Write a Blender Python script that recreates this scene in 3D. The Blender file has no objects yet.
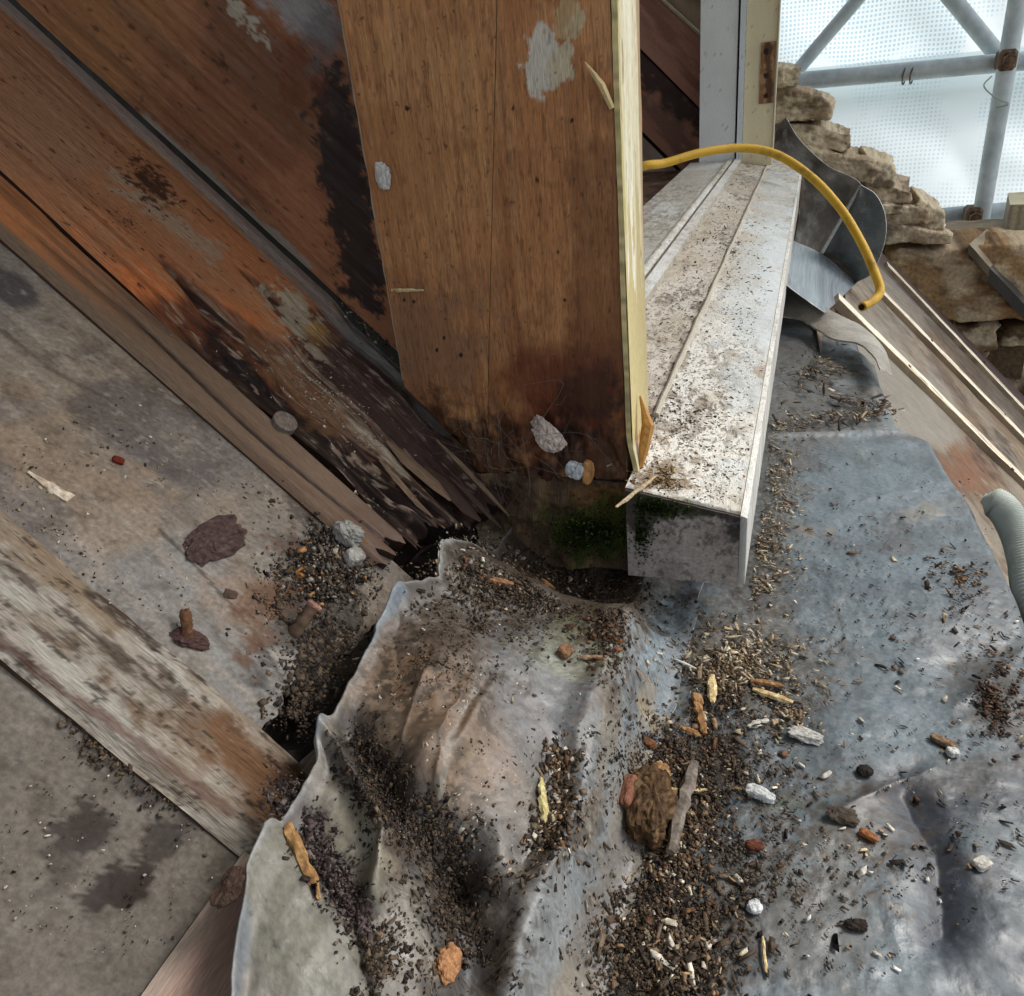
import bpy, math
import numpy as np
from mathutils import Matrix, Vector

# ------------------------------------------------------------------ camera
W, H, FPX = 1024, 996, 795.0
_D = np.array([168., 1502., 795.]); _D /= np.linalg.norm(_D)          # "down" seen from the camera
_Y = np.array([310., -455., 795.]); _Y -= _D * (_Y @ _D); _Y /= np.linalg.norm(_Y)
_Z = -_D; _X = np.cross(_Y, _Z)
RW = np.array([_X, _Y, _Z])            # rows: world axes in camera space (x right, y down, z forward)

scene = bpy.context.scene
COL = scene.collection
cam = bpy.data.cameras.new('camera'); cam_o = bpy.data.objects.new('camera', cam); COL.objects.link(cam_o)
m = Matrix.Identity(4)
for i in range(3):
    m[i][0] = RW[i][0]; m[i][1] = -RW[i][1]; m[i][2] = -RW[i][2]
cam_o.matrix_world = m
cam.sensor_fit = 'HORIZONTAL'; cam.sensor_width = 36.0; cam.lens = 36.0 * FPX / W
cam.clip_start = 0.01; cam.clip_end = 500
scene.camera = cam_o
scene.render.resolution_x = W; scene.render.resolution_y = H

# ------------------------------------------------------------------ sky, sun, exposure
SUN_EL, SUN_AZ = math.radians(50), math.radians(52)      # azimuth measured from +Y towards +X
world = bpy.data.worlds.new('World'); scene.world = world; world.use_nodes = True
nt = world.node_tree; nt.nodes.clear()
wo = nt.nodes.new('ShaderNodeOutputWorld'); bg = nt.nodes.new('ShaderNodeBackground')
sky = nt.nodes.new('ShaderNodeTexSky'); sky.sky_type = 'NISHITA'; sky.sun_disc = False
sky.sun_elevation = SUN_EL; sky.sun_rotation = SUN_AZ
sky.air_density = 1.0; sky.dust_density = 4.0; sky.ozone_density = 1.0
hs = nt.nodes.new('ShaderNodeHueSaturation'); hs.inputs['Saturation'].default_value = 0.35
nt.links.new(sky.outputs[0], hs.inputs['Color']); nt.links.new(hs.outputs[0], bg.inputs[0])
bg.inputs[1].default_value = 0.15; nt.links.new(bg.outputs[0], wo.inputs[0])
sl = bpy.data.lights.new('sun', 'SUN'); so = bpy.data.objects.new('sun', sl); COL.objects.link(so)
sl.energy = 1.2; sl.angle = math.radians(25); sl.color = (1.0, 0.96, 0.9)
sd = Vector((math.sin(SUN_AZ) * math.cos(SUN_EL), math.cos(SUN_AZ) * math.cos(SUN_EL), math.sin(SUN_EL)))
so.rotation_euler = sd.to_track_quat('Z', 'Y').to_euler(); so.location = sd * 20
vs = scene.view_settings; vs.view_transform = 'Standard'; vs.look = 'None'; vs.gamma = 1.0
vs.use_curve_mapping = False; vs.exposure = 0.85

# ------------------------------------------------------------------ helpers: pixels and points
def ray(px, py):
    px = np.asarray(px, float); py = np.asarray(py, float)
    c = np.stack([(px - 512) / FPX, (py - 498) / FPX, np.ones_like(px)], -1)
    return c @ RW.T
def on_plane(px, py, n, d):
    r = ray(px, py); n = np.asarray(n, float)
    t = d / (r @ n)
    return r * t[..., None] if np.ndim(t) else r * t
def on_y(px, py, y): return on_plane(px, py, (0, 1, 0), y)
def on_z(px, py, z): return on_plane(px, py, (0, 0, 1), z)
def on_roof(px, py, c): return on_plane(px, py, (1, 0, 1), -c)
def proj(P):
    c = np.asarray(P, float) @ RW
    z = np.maximum(c[..., 2], 1e-3)
    return 512 + FPX * c[..., 0] / z, 498 + FPX * c[..., 1] / z
def sstep(a, b, x):
    t = np.clip((x - a) / (b - a), 0, 1); return t * t * (3 - 2 * t)
def lin(c):
    c = np.asarray(c, float) / 255.0
    return np.where(c <= 0.04045, c / 12.92, ((c + 0.055) / 1.055) ** 2.4)

def _h(i, j, k, seed):
    n = (i.astype(np.int64) * 374761393 + j.astype(np.int64) * 668265263 + k.astype(np.int64) * 2147483647 + seed * 1274126177) & 0xffffffff
    n = ((n ^ (n >> 13)) * 1274126177) & 0xffffffff
    n = ((n ^ (n >> 16)) * 2246822519) & 0xffffffff
    return ((n ^ (n >> 15)) & 0xffffff) / 16777215.0
def vnoise2(x, y, seed):
    i = np.floor(x); j = np.floor(y); fx = x - i; fy = y - j
    fx = fx * fx * (3 - 2 * fx); fy = fy * fy * (3 - 2 * fy); z = np.zeros_like(i)
    a = _h(i, j, z, seed); b = _h(i + 1, j, z, seed); c = _h(i, j + 1, z, seed); d = _h(i + 1, j + 1, z, seed)
    return (a * (1 - fx) + b * fx) * (1 - fy) + (c * (1 - fx) + d * fx) * fy
def fbm(x, y, seed=0, octv=4, gain=0.5):
    x = np.asarray(x, float); y = np.asarray(y, float)
    s = np.zeros(np.broadcast(x, y).shape); a = 1.0; tot = 0.0
    for o in range(octv):
        ca, sa = math.cos(0.6 * o), math.sin(0.6 * o)
        s = s + a * vnoise2((x * ca - y * sa) * 2 ** o + 17.3 * o, (x * sa + y * ca) * 2 ** o - 9.1 * o, seed + 31 * o)
        tot += a; a *= gain
    return s / tot
def fbs(x, y, seed=0, octv=4, gain=0.5):      # stretched noise: no rotation between octaves
    s = 0; a = 1.0; tot = 0.0
    for o in range(octv):
        s = s + a * vnoise2(x * 2 ** o + 17.3 * o, y * 2 ** o - 9.1 * o, seed + 31 * o); tot += a; a *= gain
    return s / tot
def polydist(px, py, pts):
    d = np.full(np.shape(px), 1e9)
    for (x0, y0), (x1, y1) in zip(pts[:-1], pts[1:]):
        vx, vy = x1 - x0, y1 - y0; L = vx * vx + vy * vy + 1e-9
        t = np.clip(((px - x0) * vx + (py - y0) * vy) / L, 0, 1)
        d = np.minimum(d, np.hypot(px - x0 - t * vx, py - y0 - t * vy))
    return d

def fbm3(U, f, seed, octv=5, gain=0.65):
    s = np.zeros(len(U)); a = 1.0; tot = 0.0
    for o in range(octv):
        Q = U * f * 2 ** o + 13.7 * o + seed; I = np.floor(Q); f_ = Q - I; f_ = f_ * f_ * (3 - 2 * f_); v = 0
        for i in (0, 1):
            for j in (0, 1):
                for k in (0, 1):
                    w = (f_[:, 0] if i else 1 - f_[:, 0]) * (f_[:, 1] if j else 1 - f_[:, 1]) * (f_[:, 2] if k else 1 - f_[:, 2])
                    v = v + w * _h(I[:, 0] + i, I[:, 1] + j, I[:, 2] + k, seed + 7 * o)
        s += a * v; tot += a; a *= gain
    return s / tot

class Paint:
    """Colour of a surface: stains, paint, wear and other tones with shapes of their own."""
    def __init__(s, P, g, base):
        s.P = P.reshape(-1, 3); s.px, s.py = proj(s.P); s.g = np.asarray(g, float).reshape(-1, 2)
        s.col = np.tile(lin(base), (len(s.P), 1))
    def n(s, sx, sy=None, seed=0, octv=4, gain=0.5):
        if sy is None: return fbm(s.g[:, 0] * sx, s.g[:, 1] * sx, seed, octv, gain)
        return fbs(s.g[:, 0] * sx, s.g[:, 1] * sy, seed, octv, gain)
    def mix(s, c, m):
        m = np.clip(m, 0, 1)[:, None]; s.col = s.col * (1 - m) + lin(c) * m; return s
    def mul(s, f):
        s.col = s.col * np.asarray(f).reshape(-1, 1); return s
    def blob(s, cx, cy, rx, ry, ang=0, soft=0.3, warp=0.5, wf=60, seed=0):
        a = math.radians(ang); dx = s.px - cx; dy = s.py - cy
        u = (dx * math.cos(a) + dy * math.sin(a)) / rx; v = (-dx * math.sin(a) + dy * math.cos(a)) / ry
        d = np.hypot(u, v) + warp * 4.6 * (s.n(wf, seed=seed + 5, octv=6, gain=0.72) - 0.5)
        return 1 - sstep(1 - soft * 0.7, 1 + soft * 0.7, d)
    def line(s, pts, w, soft=0.4, warp=0.5, wf=80, seed=0):
        d = polydist(s.px, s.py, pts) / w + warp * 4.2 * (s.n(wf, seed=seed + 7, octv=6, gain=0.72) - 0.5)
        return 1 - sstep(1 - soft * 0.7, 1 + soft * 0.7, d)
    def spots(s, f, thr, soft=0.03, seed=0, octv=2):
        return sstep(thr, thr + soft, s.n(f, seed=seed + 99, octv=octv))

# ------------------------------------------------------------------ helpers: materials
def mat_new(name):
    m = bpy.data.materials.new(name); m.use_nodes = True
    nt = m.node_tree; nt.nodes.clear()
    out = nt.nodes.new('ShaderNodeOutputMaterial'); b = nt.nodes.new('ShaderNodeBsdfPrincipled')
    nt.links.new(b.outputs[0], out.inputs[0])
    return m, nt, b
def node(nt, t, **kw):
    n = nt.nodes.new(t)
    for k, v in kw.items():
        if hasattr(n, k): setattr(n, k, v)
        else: n.inputs[k].default_value = v
    return n
def mat_attr(name, rough=0.75, spec=0.3, metal=0.0, fine=900.0, amp=0.35, stretch=(1, 1, 1), bump=0.3, bdist=0.0006, bscale=None, rvar=0.15):
    """Colour from the painted attribute, with fine grain and relief from noise."""
    m, nt, b = mat_new(name); L = nt.links
    at = node(nt, 'ShaderNodeAttribute', attribute_name='Col')
    gv = node(nt, 'ShaderNodeAttribute', attribute_name='grain')
    mp = node(nt, 'ShaderNodeMapping'); mp.inputs['Scale'].default_value = stretch
    L.new(gv.outputs['Vector'], mp.inputs['Vector'])
    n1 = node(nt, 'ShaderNodeTexNoise'); n1.inputs['Scale'].default_value = fine; n1.inputs['Detail'].default_value = 6; n1.inputs['Roughness'].default_value = 0.65
    L.new(mp.outputs[0], n1.inputs['Vector'])
    mr = node(nt, 'ShaderNodeMapRange'); mr.inputs[1].default_value = 0.25; mr.inputs[2].default_value = 0.75
    mr.inputs[3].default_value = 1 - amp; mr.inputs[4].default_value = 1 + amp
    L.new(n1.outputs['Fac'], mr.inputs[0])
    mx = node(nt, 'ShaderNodeVectorMath', operation='MULTIPLY'); L.new(at.outputs['Color'], mx.inputs[0]); L.new(mr.outputs[0], mx.inputs[1])
    L.new(mx.outputs[0], b.inputs['Base Color'])
    n2 = node(nt, 'ShaderNodeTexNoise'); n2.inputs['Scale'].default_value = bscale or fine * 0.7; n2.inputs['Detail'].default_value = 8
    L.new(mp.outputs[0], n2.inputs['Vector'])
    bp = node(nt, 'ShaderNodeBump'); bp.inputs['Strength'].default_value = bump; bp.inputs['Distance'].default_value = bdist
    L.new(n2.outputs['Fac'], bp.inputs['Height']); L.new(bp.outputs[0], b.inputs['Normal'])
    n3 = node(nt, 'ShaderNodeTexNoise'); n3.inputs['Scale'].default_value = 60; n3.inputs['Detail'].default_value = 5
    L.new(gv.outputs['Vector'], n3.inputs['Vector'])
    m3 = node(nt, 'ShaderNodeMapRange'); m3.inputs[1].default_value = 0.3; m3.inputs[2].default_value = 0.7
    m3.inputs[3].default_value = rough - rvar; m3.inputs[4].default_value = min(1, rough + rvar)
    L.new(n3.outputs['Fac'], m3.inputs[0]); L.new(m3.outputs[0], b.inputs['Roughness'])
    b.inputs['Specular IOR Level'].default_value = spec; b.inputs['Metallic'].default_value = metal
    return m
def mat_plain(name, c1, c2, scale=40.0, rough=0.7, spec=0.3, metal=0.0, bump=0.3, bdist=0.001, stretch=(1, 1, 1), lo=0.35, hi=0.65):
    m, nt, b = mat_new(name); L = nt.links
    tc = node(nt, 'ShaderNodeTexCoord'); mp = node(nt, 'ShaderNodeMapping'); mp.inputs['Scale'].default_value = stretch
    L.new(tc.outputs['Object'], mp.inputs['Vector'])
    n1 = node(nt, 'ShaderNodeTexNoise'); n1.inputs['Scale'].default_value = scale; n1.inputs['Detail'].default_value = 8; n1.inputs['Roughness'].default_value = 0.65
    L.new(mp.outputs[0], n1.inputs['Vector'])
    r = node(nt, 'ShaderNodeValToRGB'); r.color_ramp.elements[0].position = lo; r.color_ramp.elements[1].position = hi
    r.color_ramp.elements[0].color = (*lin(c1), 1); r.color_ramp.elements[1].color = (*lin(c2), 1)
    L.new(n1.outputs['Fac'], r.inputs[0]); L.new(r.outputs[0], b.inputs['Base Color'])
    bp = node(nt, 'ShaderNodeBump'); bp.inputs['Strength'].default_value = bump; bp.inputs['Distance'].default_value = bdist
    L.new(n1.outputs['Fac'], bp.inputs['Height']); L.new(bp.outputs[0], b.inputs['Normal'])
    b.inputs['Roughness'].default_value = rough; b.inputs['Specular IOR Level'].default_value = spec; b.inputs['Metallic'].default_value = metal
    return m

M = {}
M['wood'] = mat_attr('painted_wood', rough=0.62, spec=0.35, fine=70, stretch=(2, 22, 1), amp=0.42, bump=0.5, bdist=0.0005)
M['rotwood'] = mat_attr('rotten_wood', rough=0.85, spec=0.2, fine=90, stretch=(1.5, 16, 1), amp=0.5, bump=0.8, bdist=0.0015)
M['deck'] = mat_attr('weathered_deck', rough=0.7, spec=0.3, fine=420, amp=0.42, bump=0.5, bdist=0.0006)
M['lead'] = mat_attr('lead', rough=0.47, spec=0.55, metal=0.0, fine=330, amp=0.42, bump=0.55, bdist=0.0007, rvar=0.16)
M['paintwhite'] = mat_attr('flaking_white_paint', rough=0.6, spec=0.4, fine=260, stretch=(6, 1.2, 1), amp=0.3, bump=0.7, bdist=0.0008)
M['chip'] = mat_attr('debris', rough=0.88, spec=0.15, fine=420, amp=0.6, bump=0.9, bdist=0.0009)
M['stone'] = mat_attr('rubble_stone', rough=0.9, spec=0.15, fine=110, amp=0.5, bump=1.0, bdist=0.006)
M['steel'] = mat_plain('galvanised_tube', (172, 184, 188), (212, 220, 222), 18, rough=0.5, spec=0.5, metal=0.0)
M['rust'] = mat_plain('rusty_fitting', (66, 50, 42), (138, 112, 90), 60, rough=0.8)
M['cable'] = mat_plain('yellow_sheath', (122, 92, 30), (200, 158, 46), 45, rough=0.6, spec=0.35, lo=0.28, hi=0.5)
M['hose'] = mat_plain('grey_conduit', (150, 158, 150), (176, 182, 174), 20, rough=0.55, spec=0.4)
M['dark'] = mat_plain('dark_fill', (22, 19, 16), (52, 45, 38), 60, rough=0.95, spec=0.1, bump=0.8, bdist=0.004)  # near black tone for the grooves and the cable end
M['ground'] = mat_plain('ground', (85, 90, 80), (120, 122, 112), 0.4, rough=0.95)

# ------------------------------------------------------------------ helpers: objects
def props(o, label=None, cat=None, group=None, kind=None):
    if label: o['label'] = label
    if cat: o['category'] = cat
    if group: o['group'] = group
    if kind: o['kind'] = kind
    return o
def empty(name, loc, label, cat, group=None):
    o = bpy.data.objects.new(name, None); COL.objects.link(o); o.location = tuple(float(v) for v in loc); o.empty_display_size = 0.02
    o['_l'] = 0; del o['_l']
    return props(o, label, cat, group)
def wloc(o):
    v = np.array(o.location)
    while o.parent: o = o.parent; v = v + np.array(o.location)
    return v
def mesh(name, V, F, mat, parent=None, col=None, grain=None, smooth=False, label=None, cat=None, group=None, kind=None):
    V = np.asarray(V, float).reshape(-1, 3)
    lo, hi = V.min(0), V.max(0); org = np.array([(lo[0] + hi[0]) / 2, (lo[1] + hi[1]) / 2, lo[2]])
    me = bpy.data.meshes.new(name)
    if isinstance(F, np.ndarray):
        k = F.shape[1]; nf = len(F)
        me.vertices.add(len(V)); me.vertices.foreach_set('co', (V - org).ravel().astype(np.float32))
        me.loops.add(nf * k); me.loops.foreach_set('vertex_index', F.ravel().astype(np.int32))
        me.polygons.add(nf); me.polygons.foreach_set('loop_start', np.arange(0, nf * k, k, dtype=np.int32))
        me.update(calc_edges=True); me.validate()
    else:
        me.from_pydata([tuple(v) for v in (V - org)], [], [tuple(int(i) for i in f) for f in F]); me.update()
    if col is not None:
        c = np.ones((len(V), 4), np.float32); c[:, :3] = np.clip(np.asarray(col, float).reshape(-1, 3) if np.ndim(col) > 1 else np.tile(lin(col), (len(V), 1)), 0, 1)
        a = me.attributes.new('Col', 'FLOAT_COLOR', 'POINT'); a.data.foreach_set('color', c.ravel())
    if col is not None:
        g = np.zeros((len(V), 3), np.float32)
        if grain is None: g[:] = V
        else: g[:, :2] = np.asarray(grain).reshape(len(V), -1)[:, :2]
        a = me.attributes.new('grain', 'FLOAT_VECTOR', 'POINT'); a.data.foreach_set('vector', g.ravel())
    if smooth: me.polygons.foreach_set('use_smooth', np.ones(len(me.polygons), bool))
    me.materials.append(mat)
    o = bpy.data.objects.new(name, me); COL.objects.link(o)
    if parent is not None:
        o.parent = parent; o.location = tuple(org - wloc(parent))
    else: o.location = tuple(org)
    return props(o, label, cat, group, kind)

def slab(P, off, bottom=True):
    """Grid P (nu,nv,3) as the top of a slab; sides and back drop by off. Returns V, F(quads), index of top verts."""
    nu, nv = P.shape[:2]; idx = np.arange(nu * nv).reshape(nu, nv)
    F = np.stack([idx[:-1, :-1], idx[1:, :-1], idx[1:, 1:], idx[:-1, 1:]], -1).reshape(-1, 4)
    ring = np.concatenate([idx[:, 0], idx[-1, 1:], idx[-2::-1, -1], idx[0, -2:0:-1]])
    nr = len(ring); V = P.reshape(-1, 3)
    a0 = len(V); V = np.concatenate([V, V[ring], V[ring] + np.asarray(off)])     # side verts doubled for hard edges
    r = np.arange(nr); r2 = (r + 1) % nr
    S = np.stack([a0 + r2, a0 + r, a0 + nr + r, a0 + nr + r2], -1)
    c = [0, nu - 1, nu - 1 + nv - 1, 2 * (nu - 1) + nv - 1]
    B = np.array([[a0 + nr + k for k in c[::-1]]])
    F = np.concatenate([F, S, B]) if bottom else np.concatenate([F, S])
    # face winding so that the top faces away from off
    p = P; nrm = np.cross(p[min(1, nu - 1), 0] - p[0, 0], p[0, min(1, nv - 1)] - p[0, 0])
    if nrm @ np.asarray(off) > 0: F = F[:, ::-1]
    return V, F, ring, nr
def slab_obj(name, P, off, mat, paint, side=None, parent=None, smooth=True, bottom=True, **kw):
    V, F, ring, nr = slab(P, off, bottom)
    top = paint.col; sc = top[ring] if side is None else np.tile(lin(side), (nr, 1)) * (0.6 + 0.8 * vnoise2(V[ring][:, 0] * 300 + V[ring][:, 2] * 300, V[ring][:, 1] * 300, 3)[:, None])
    col = np.concatenate([top, sc, sc]); g = np.concatenate([paint.g, paint.g[ring], paint.g[ring] + 0.01])
    o = mesh(name, V, np.ascontiguousarray(F), mat, parent, col, g, smooth=False, **kw)
    if smooth:
        fl = np.zeros(len(o.data.polygons), bool); fl[:(P.shape[0] - 1) * (P.shape[1] - 1)] = True
        o.data.polygons.foreach_set('use_smooth', fl)
    return o
def lin_grid(a0, a1, na, b0, b1, nb):
    return np.meshgrid(np.linspace(a0, a1, na), np.linspace(b0, b1, nb), indexing='ij')
def box_vf(x0, x1, y0, y1, z0, z1, bev=0.0):
    if bev <= 0:
        V = [(x, y, z) for x in (x0, x1) for y in (y0, y1) for z in (z0, z1)]
        F = [(0, 1, 3, 2), (4, 6, 7, 5), (0, 4, 5, 1), (2, 3, 7, 6), (0, 2, 6, 4), (1, 5, 7, 3)]
        return np.array(V, float), F
    # chamfered box
    V = []; b = bev
    for x, sx in ((x0, 1), (x1, -1)):
        for y, sy in ((y0, 1), (y1, -1)):
            for z, sz in ((z0, 1), (z1, -1)):
                V += [(x, y + sy * b, z + sz * b), (x + sx * b, y, z + sz * b), (x + sx * b, y + sy * b, z)]
    def vi(i, j, k, a): return ((i * 2 + j) * 2 + k) * 3 + a
    F = []
    for i in (0, 1):
        q = [vi(i, 0, 0, 0), vi(i, 0, 1, 0), vi(i, 1, 1, 0), vi(i, 1, 0, 0)]; F.append(q if i == 0 else q[::-1])
        q = [vi(0, i, 0, 1), vi(1, i, 0, 1), vi(1, i, 1, 1), vi(0, i, 1, 1)]; F.append(q if i == 0 else q[::-1])
        q = [vi(0, 0, i, 2), vi(0, 1, i, 2), vi(1, 1, i, 2), vi(1, 0, i, 2)]; F.append(q if i == 0 else q[::-1])
    for i in (0, 1):
        for j in (0, 1):
            F.append([vi(i, j, 0, 0), vi(i, j, 1, 0), vi(i, j, 1, 1), vi(i, j, 0, 1)])
            F.append([vi(i, 0, j, 0), vi(i, 1, j, 0), vi(i, 1, j, 2), vi(i, 0, j, 2)])
            F.append([vi(0, i, j, 1), vi(1, i, j, 1), vi(1, i, j, 2), vi(0, i, j, 2)])
            for k in (0, 1): F.append([vi(i, j, k, 0), vi(i, j, k, 1), vi(i, j, k, 2)])
    return np.array(V, float), F
def tube_vf(pts, r, seg=12, caps=True):
    pts = np.asarray(pts, float); n = len(pts); r = np.broadcast_to(np.asarray(r, float), (n,))
    T = np.gradient(pts, axis=0); T /= np.linalg.norm(T, axis=1)[:, None] + 1e-12
    up = np.array([0, 0, 1.0]) if abs(T[0][2]) < 0.9 else np.array([1.0, 0, 0])
    V = []; u = up
    for i in range(n):
        u = u - T[i] * (u @ T[i]); u /= np.linalg.norm(u) + 1e-12; v = np.cross(T[i], u)
        a = np.linspace(0, 2 * math.pi, seg, endpoint=False)
        V.append(pts[i] + r[i] * (np.cos(a)[:, None] * u + np.sin(a)[:, None] * v))
    V = np.concatenate(V); F = []
    for i in range(n - 1):
        for k in range(seg):
            k2 = (k + 1) % seg; F.append((i * seg + k, i * seg + k2, (i + 1) * seg + k2, (i + 1) * seg + k))
    if caps: F.append(tuple(range(seg))[::-1]); F.append(tuple((n - 1) * seg + k for k in range(seg)))
    return V, F
def spline(pts, n):
    pts = np.asarray(pts, float); k = len(pts); P = np.vstack([2 * pts[0] - pts[1], pts, 2 * pts[-1] - pts[-2]])
    out = []
    for t in np.linspace(0, k - 1 - 1e-6, n):
        i = int(t); f = t - i; a, b, c, d = P[i:i + 4]
        out.append(0.5 * (2 * b + (c - a) * f + (2 * a - 5 * b + 4 * c - d) * f * f + (3 * b - a - 3 * c + d) * f ** 3))
    return np.array(out)
rng = np.random.default_rng(7)

# ================================================================== LEFT: roof slope beside the dormer
S2 = math.sqrt(2.0); NR = np.array([1, 0, 1]) / S2           # normal of the 45 degree slope
C0 = 0.4335
def roof_pts(x, y, c, h=0):
    P = np.stack([x, y, -c - x], -1); return P + (np.asarray(h)[..., None] * NR)

# ---- grey deck boards under the rafters
def deck(name, y0, y1, x0, x1, label, endfn, seed, painter):
    ny = int((y1 - y0) / 0.0011); nx = int((x1 - x0) / 0.0013)
    u, y = lin_grid(0, 1, nx, y0, y1, ny)
    xe = x1 + endfn(y); x = x0 + (xe - x0) * u
    h = 0.0035 * (fbm(x * 18, y * 22, seed, 4) - 0.5) + 0.0012 * (fbs(x * 25, y * 160, seed + 3, 3) - 0.5)
    P = roof_pts(x, y, C0 + 0.009, h)
    pt = Paint(P, np.stack([x * S2, y], -1), (128, 120, 110)); painter(pt)
    return slab_obj(name, P, -NR * 0.018, M['deck'], pt, side=(70, 58, 46), label=label, cat='roof board')
def paint_deck_a(p):
    n = p.n(14, seed=1, octv=5); p.mix((142, 128, 110), sstep(0.42, 0.62, n) * 0.7)
    p.mix((112, 106, 102), sstep(0.5, 0.7, p.n(22, seed=2)) * 0.7)
    p.mix((140, 138, 134), p.blob(180, 590, 130, 60, 30, 0.5, 0.4, 30) * 0.7)
    p.mix((138, 137, 133), p.blob(250, 680, 60, 60, 30, 0.4, 0.4, 30) * 0.6)
    p.mix((150, 128, 104), p.blob(80, 480, 110, 50, 35, 0.5, 0.6, 30) * 0.6)
    p.mix((84, 78, 76), p.blob(140, 420, 70, 30, 30, 0.5, 0.8, 40) * 0.7)
    p.mix((66, 63, 64), p.blob(4, 288, 34, 18, 35, 0.35, 0.3, 40) * 0.9)
    p.mix((88, 76, 64), p.blob(170, 380, 60, 26, 35, 0.6, 0.8, 50) * 0.5)
    p.mix((152, 118, 86), p.blob(250, 600, 60, 35, 40, 0.5, 0.8, 60) * 0.35)
    st = p.n(6, 150, seed=4, octv=3); p.mix((92, 80, 68), sstep(0.6, 0.72, st) * 0.22)
    p.mix((160, 150, 138), sstep(0.62, 0.75, p.n(10, 120, seed=8, octv=3)) * 0.35)
    p.mix((58, 50, 42), p.line([(0, 330), (60, 375), (110, 400)], 2.0, 0.5, 0.6) * 0.5)
    p.mix((62, 52, 44), p.line([(165, 355), (230, 420), (300, 480), (320, 520)], 14, 0.7, 0.9) * 0.75)
    p.mix((176, 168, 156), p.spots(330, 0.70, 0.05, 21, 4) * 0.35)
    p.mix((74, 64, 56), sstep(0.56, 0.66, p.n(170, seed=22, octv=5, gain=0.7)) * 0.4)
    p.mix((58, 48, 40), p.line([(160, 530), (190, 560), (245, 620), (290, 690)], 1.6, 0.5, 0.4) * 0.7)
    p.mix((46, 38, 32), p.spots(520, 0.86, 0.04, 1) * 0.6)
    p.mix((34, 29, 26), p.blob(300, 600, 40, 70, 25, 0.5, 0.7, 60) * 0.7)
    p.mix((120, 82, 54), p.blob(265, 600, 22, 40, 20, 0.5, 0.9, 60) * 0.45)
    p.mul((0.72 + 0.5 * p.n(60, seed=12, octv=6, gain=0.7)) * 0.9)
deck('roof_board', 0.196, 0.33, -0.82, -0.207, 'weathered grey roof board between brown plank and pale batten',
     lambda y: 0.016 * (fbm(y * 40, y * 0, 5, 4) - 0.5) + 0.012 * sstep(0.24, 0.27, y), 11, paint_deck_a)
def paint_deck_b(p):
    p.col[:] = lin((112, 104, 94))
    p.mix((96, 88, 78), sstep(0.45, 0.65, p.n(16, seed=21, octv=5)) * 0.7)
    p.mix((136, 130, 120), p.blob(60, 690, 130, 30, 35, 0.6, 0.6, 30) * 0.6)
    p.mix((74, 66, 58), sstep(0.55, 0.66, p.n(150, seed=25, octv=5, gain=0.7)) * 0.5)
    p.mix((150, 142, 130), p.spots(330, 0.72, 0.05, 26, 4) * 0.3)
    p.mix((50, 40, 34), p.blob(85, 830, 30, 24, 0, 0.12, 0.6, 110, 1) * 0.9)
    p.mix((58, 48, 42), p.blob(58, 862, 16, 22, 0, 0.12, 0.8, 110, 2) * 0.6)
    p.mix((48, 36, 30), p.blob(115, 890, 34, 22, -25, 0.12, 0.65, 110, 3) * 0.95)
    p.mix((50, 42, 36), p.blob(155, 842, 24, 12, -20, 0.12, 0.85, 110, 4) * 0.75)
    p.mix((44, 36, 32), p.line([(100, 740), (150, 780), (190, 805)], 20, 0.6, 0.9) * 0.7)
    p.mix((48, 42, 36), p.spots(520, 0.85, 0.04, 5) * 0.6)
    p.mul((0.72 + 0.5 * p.n(70, seed=12, octv=6, gain=0.7)) * 0.86)
deck('roof_board', -0.28, 0.156, -0.70, -0.186, 'dark stained grey roof board below the pale batten',
     lambda y: y * 0, 23, paint_deck_b)

# ---- pale flaking batten
def plank_grid(y0, y1, x0, x1, c, step, endfn, hfn):
    nx = int((x1 - x0) / step); ny = max(6, int((y1 - y0) / step))
    u, y = lin_grid(0, 1, nx, y0, y1, ny)
    x = x0 + (x1 + endfn(y) - x0) * u
    return x, y, roof_pts(x, y, c, hfn(x, y))
x, y, P = plank_grid(0.152, 0.199, -0.80, -0.181, C0 + 0.002, 0.0009, lambda y: 0.004 * (fbm(y * 60, y * 0, 3) - 0.5),
                     lambda x, y: 0.0028 * (fbs(x * 40, y * 190, 41, 4) - 0.5) + 0.0022 * (fbm(x * 70, y * 90, 43) - 0.5) - 0.004 * sstep(0.19, 0.2, y) - 0.003 * sstep(0.158, 0.152, y))
p = Paint(P, np.stack([x * S2, y], -1), (156, 148, 136))
p.mix((124, 108, 90), sstep(0.48, 0.66, p.n(30, 90, seed=31, octv=6, gain=0.65)) * 0.7)
p.mix((170, 166, 156), sstep(0.52, 0.62, p.n(30, 110, seed=33, octv=5)) * 0.7)
p.mix((92, 66, 42), p.blob(190, 720, 70, 22, 40, 0.6, 0.9, 60) * 0.7)
p.mix((104, 66, 36), p.blob(255, 770, 40, 26, 45, 0.5, 0.8, 60) * 0.75)
p.mix((60, 46, 36), p.line([(100, 640), (140, 670), (180, 700)], 8, 0.7, 1.0) * 0.7)
p.mix((126, 104, 80), p.line([(0, 520), (60, 560), (120, 610)], 22, 0.6, 0.5) * 0.75)
p.mix((48, 42, 40), p.line([(95, 590), (130, 620), (160, 645)], 9, 0.6, 0.6) * 0.8)
p.mix((70, 54, 44), sstep(0.56, 0.70, p.n(60, 260, seed=37, octv=6, gain=0.7)) * 0.75)
p.mix((168, 160, 146), sstep(0.58, 0.68, p.n(50, 180, seed=38, octv=6, gain=0.7)) * 0.5)
p.mix((112, 84, 60), p.blob(250, 770, 60, 36, 40, 0.9, 0.5, 60, 9) * 0.55)
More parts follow.
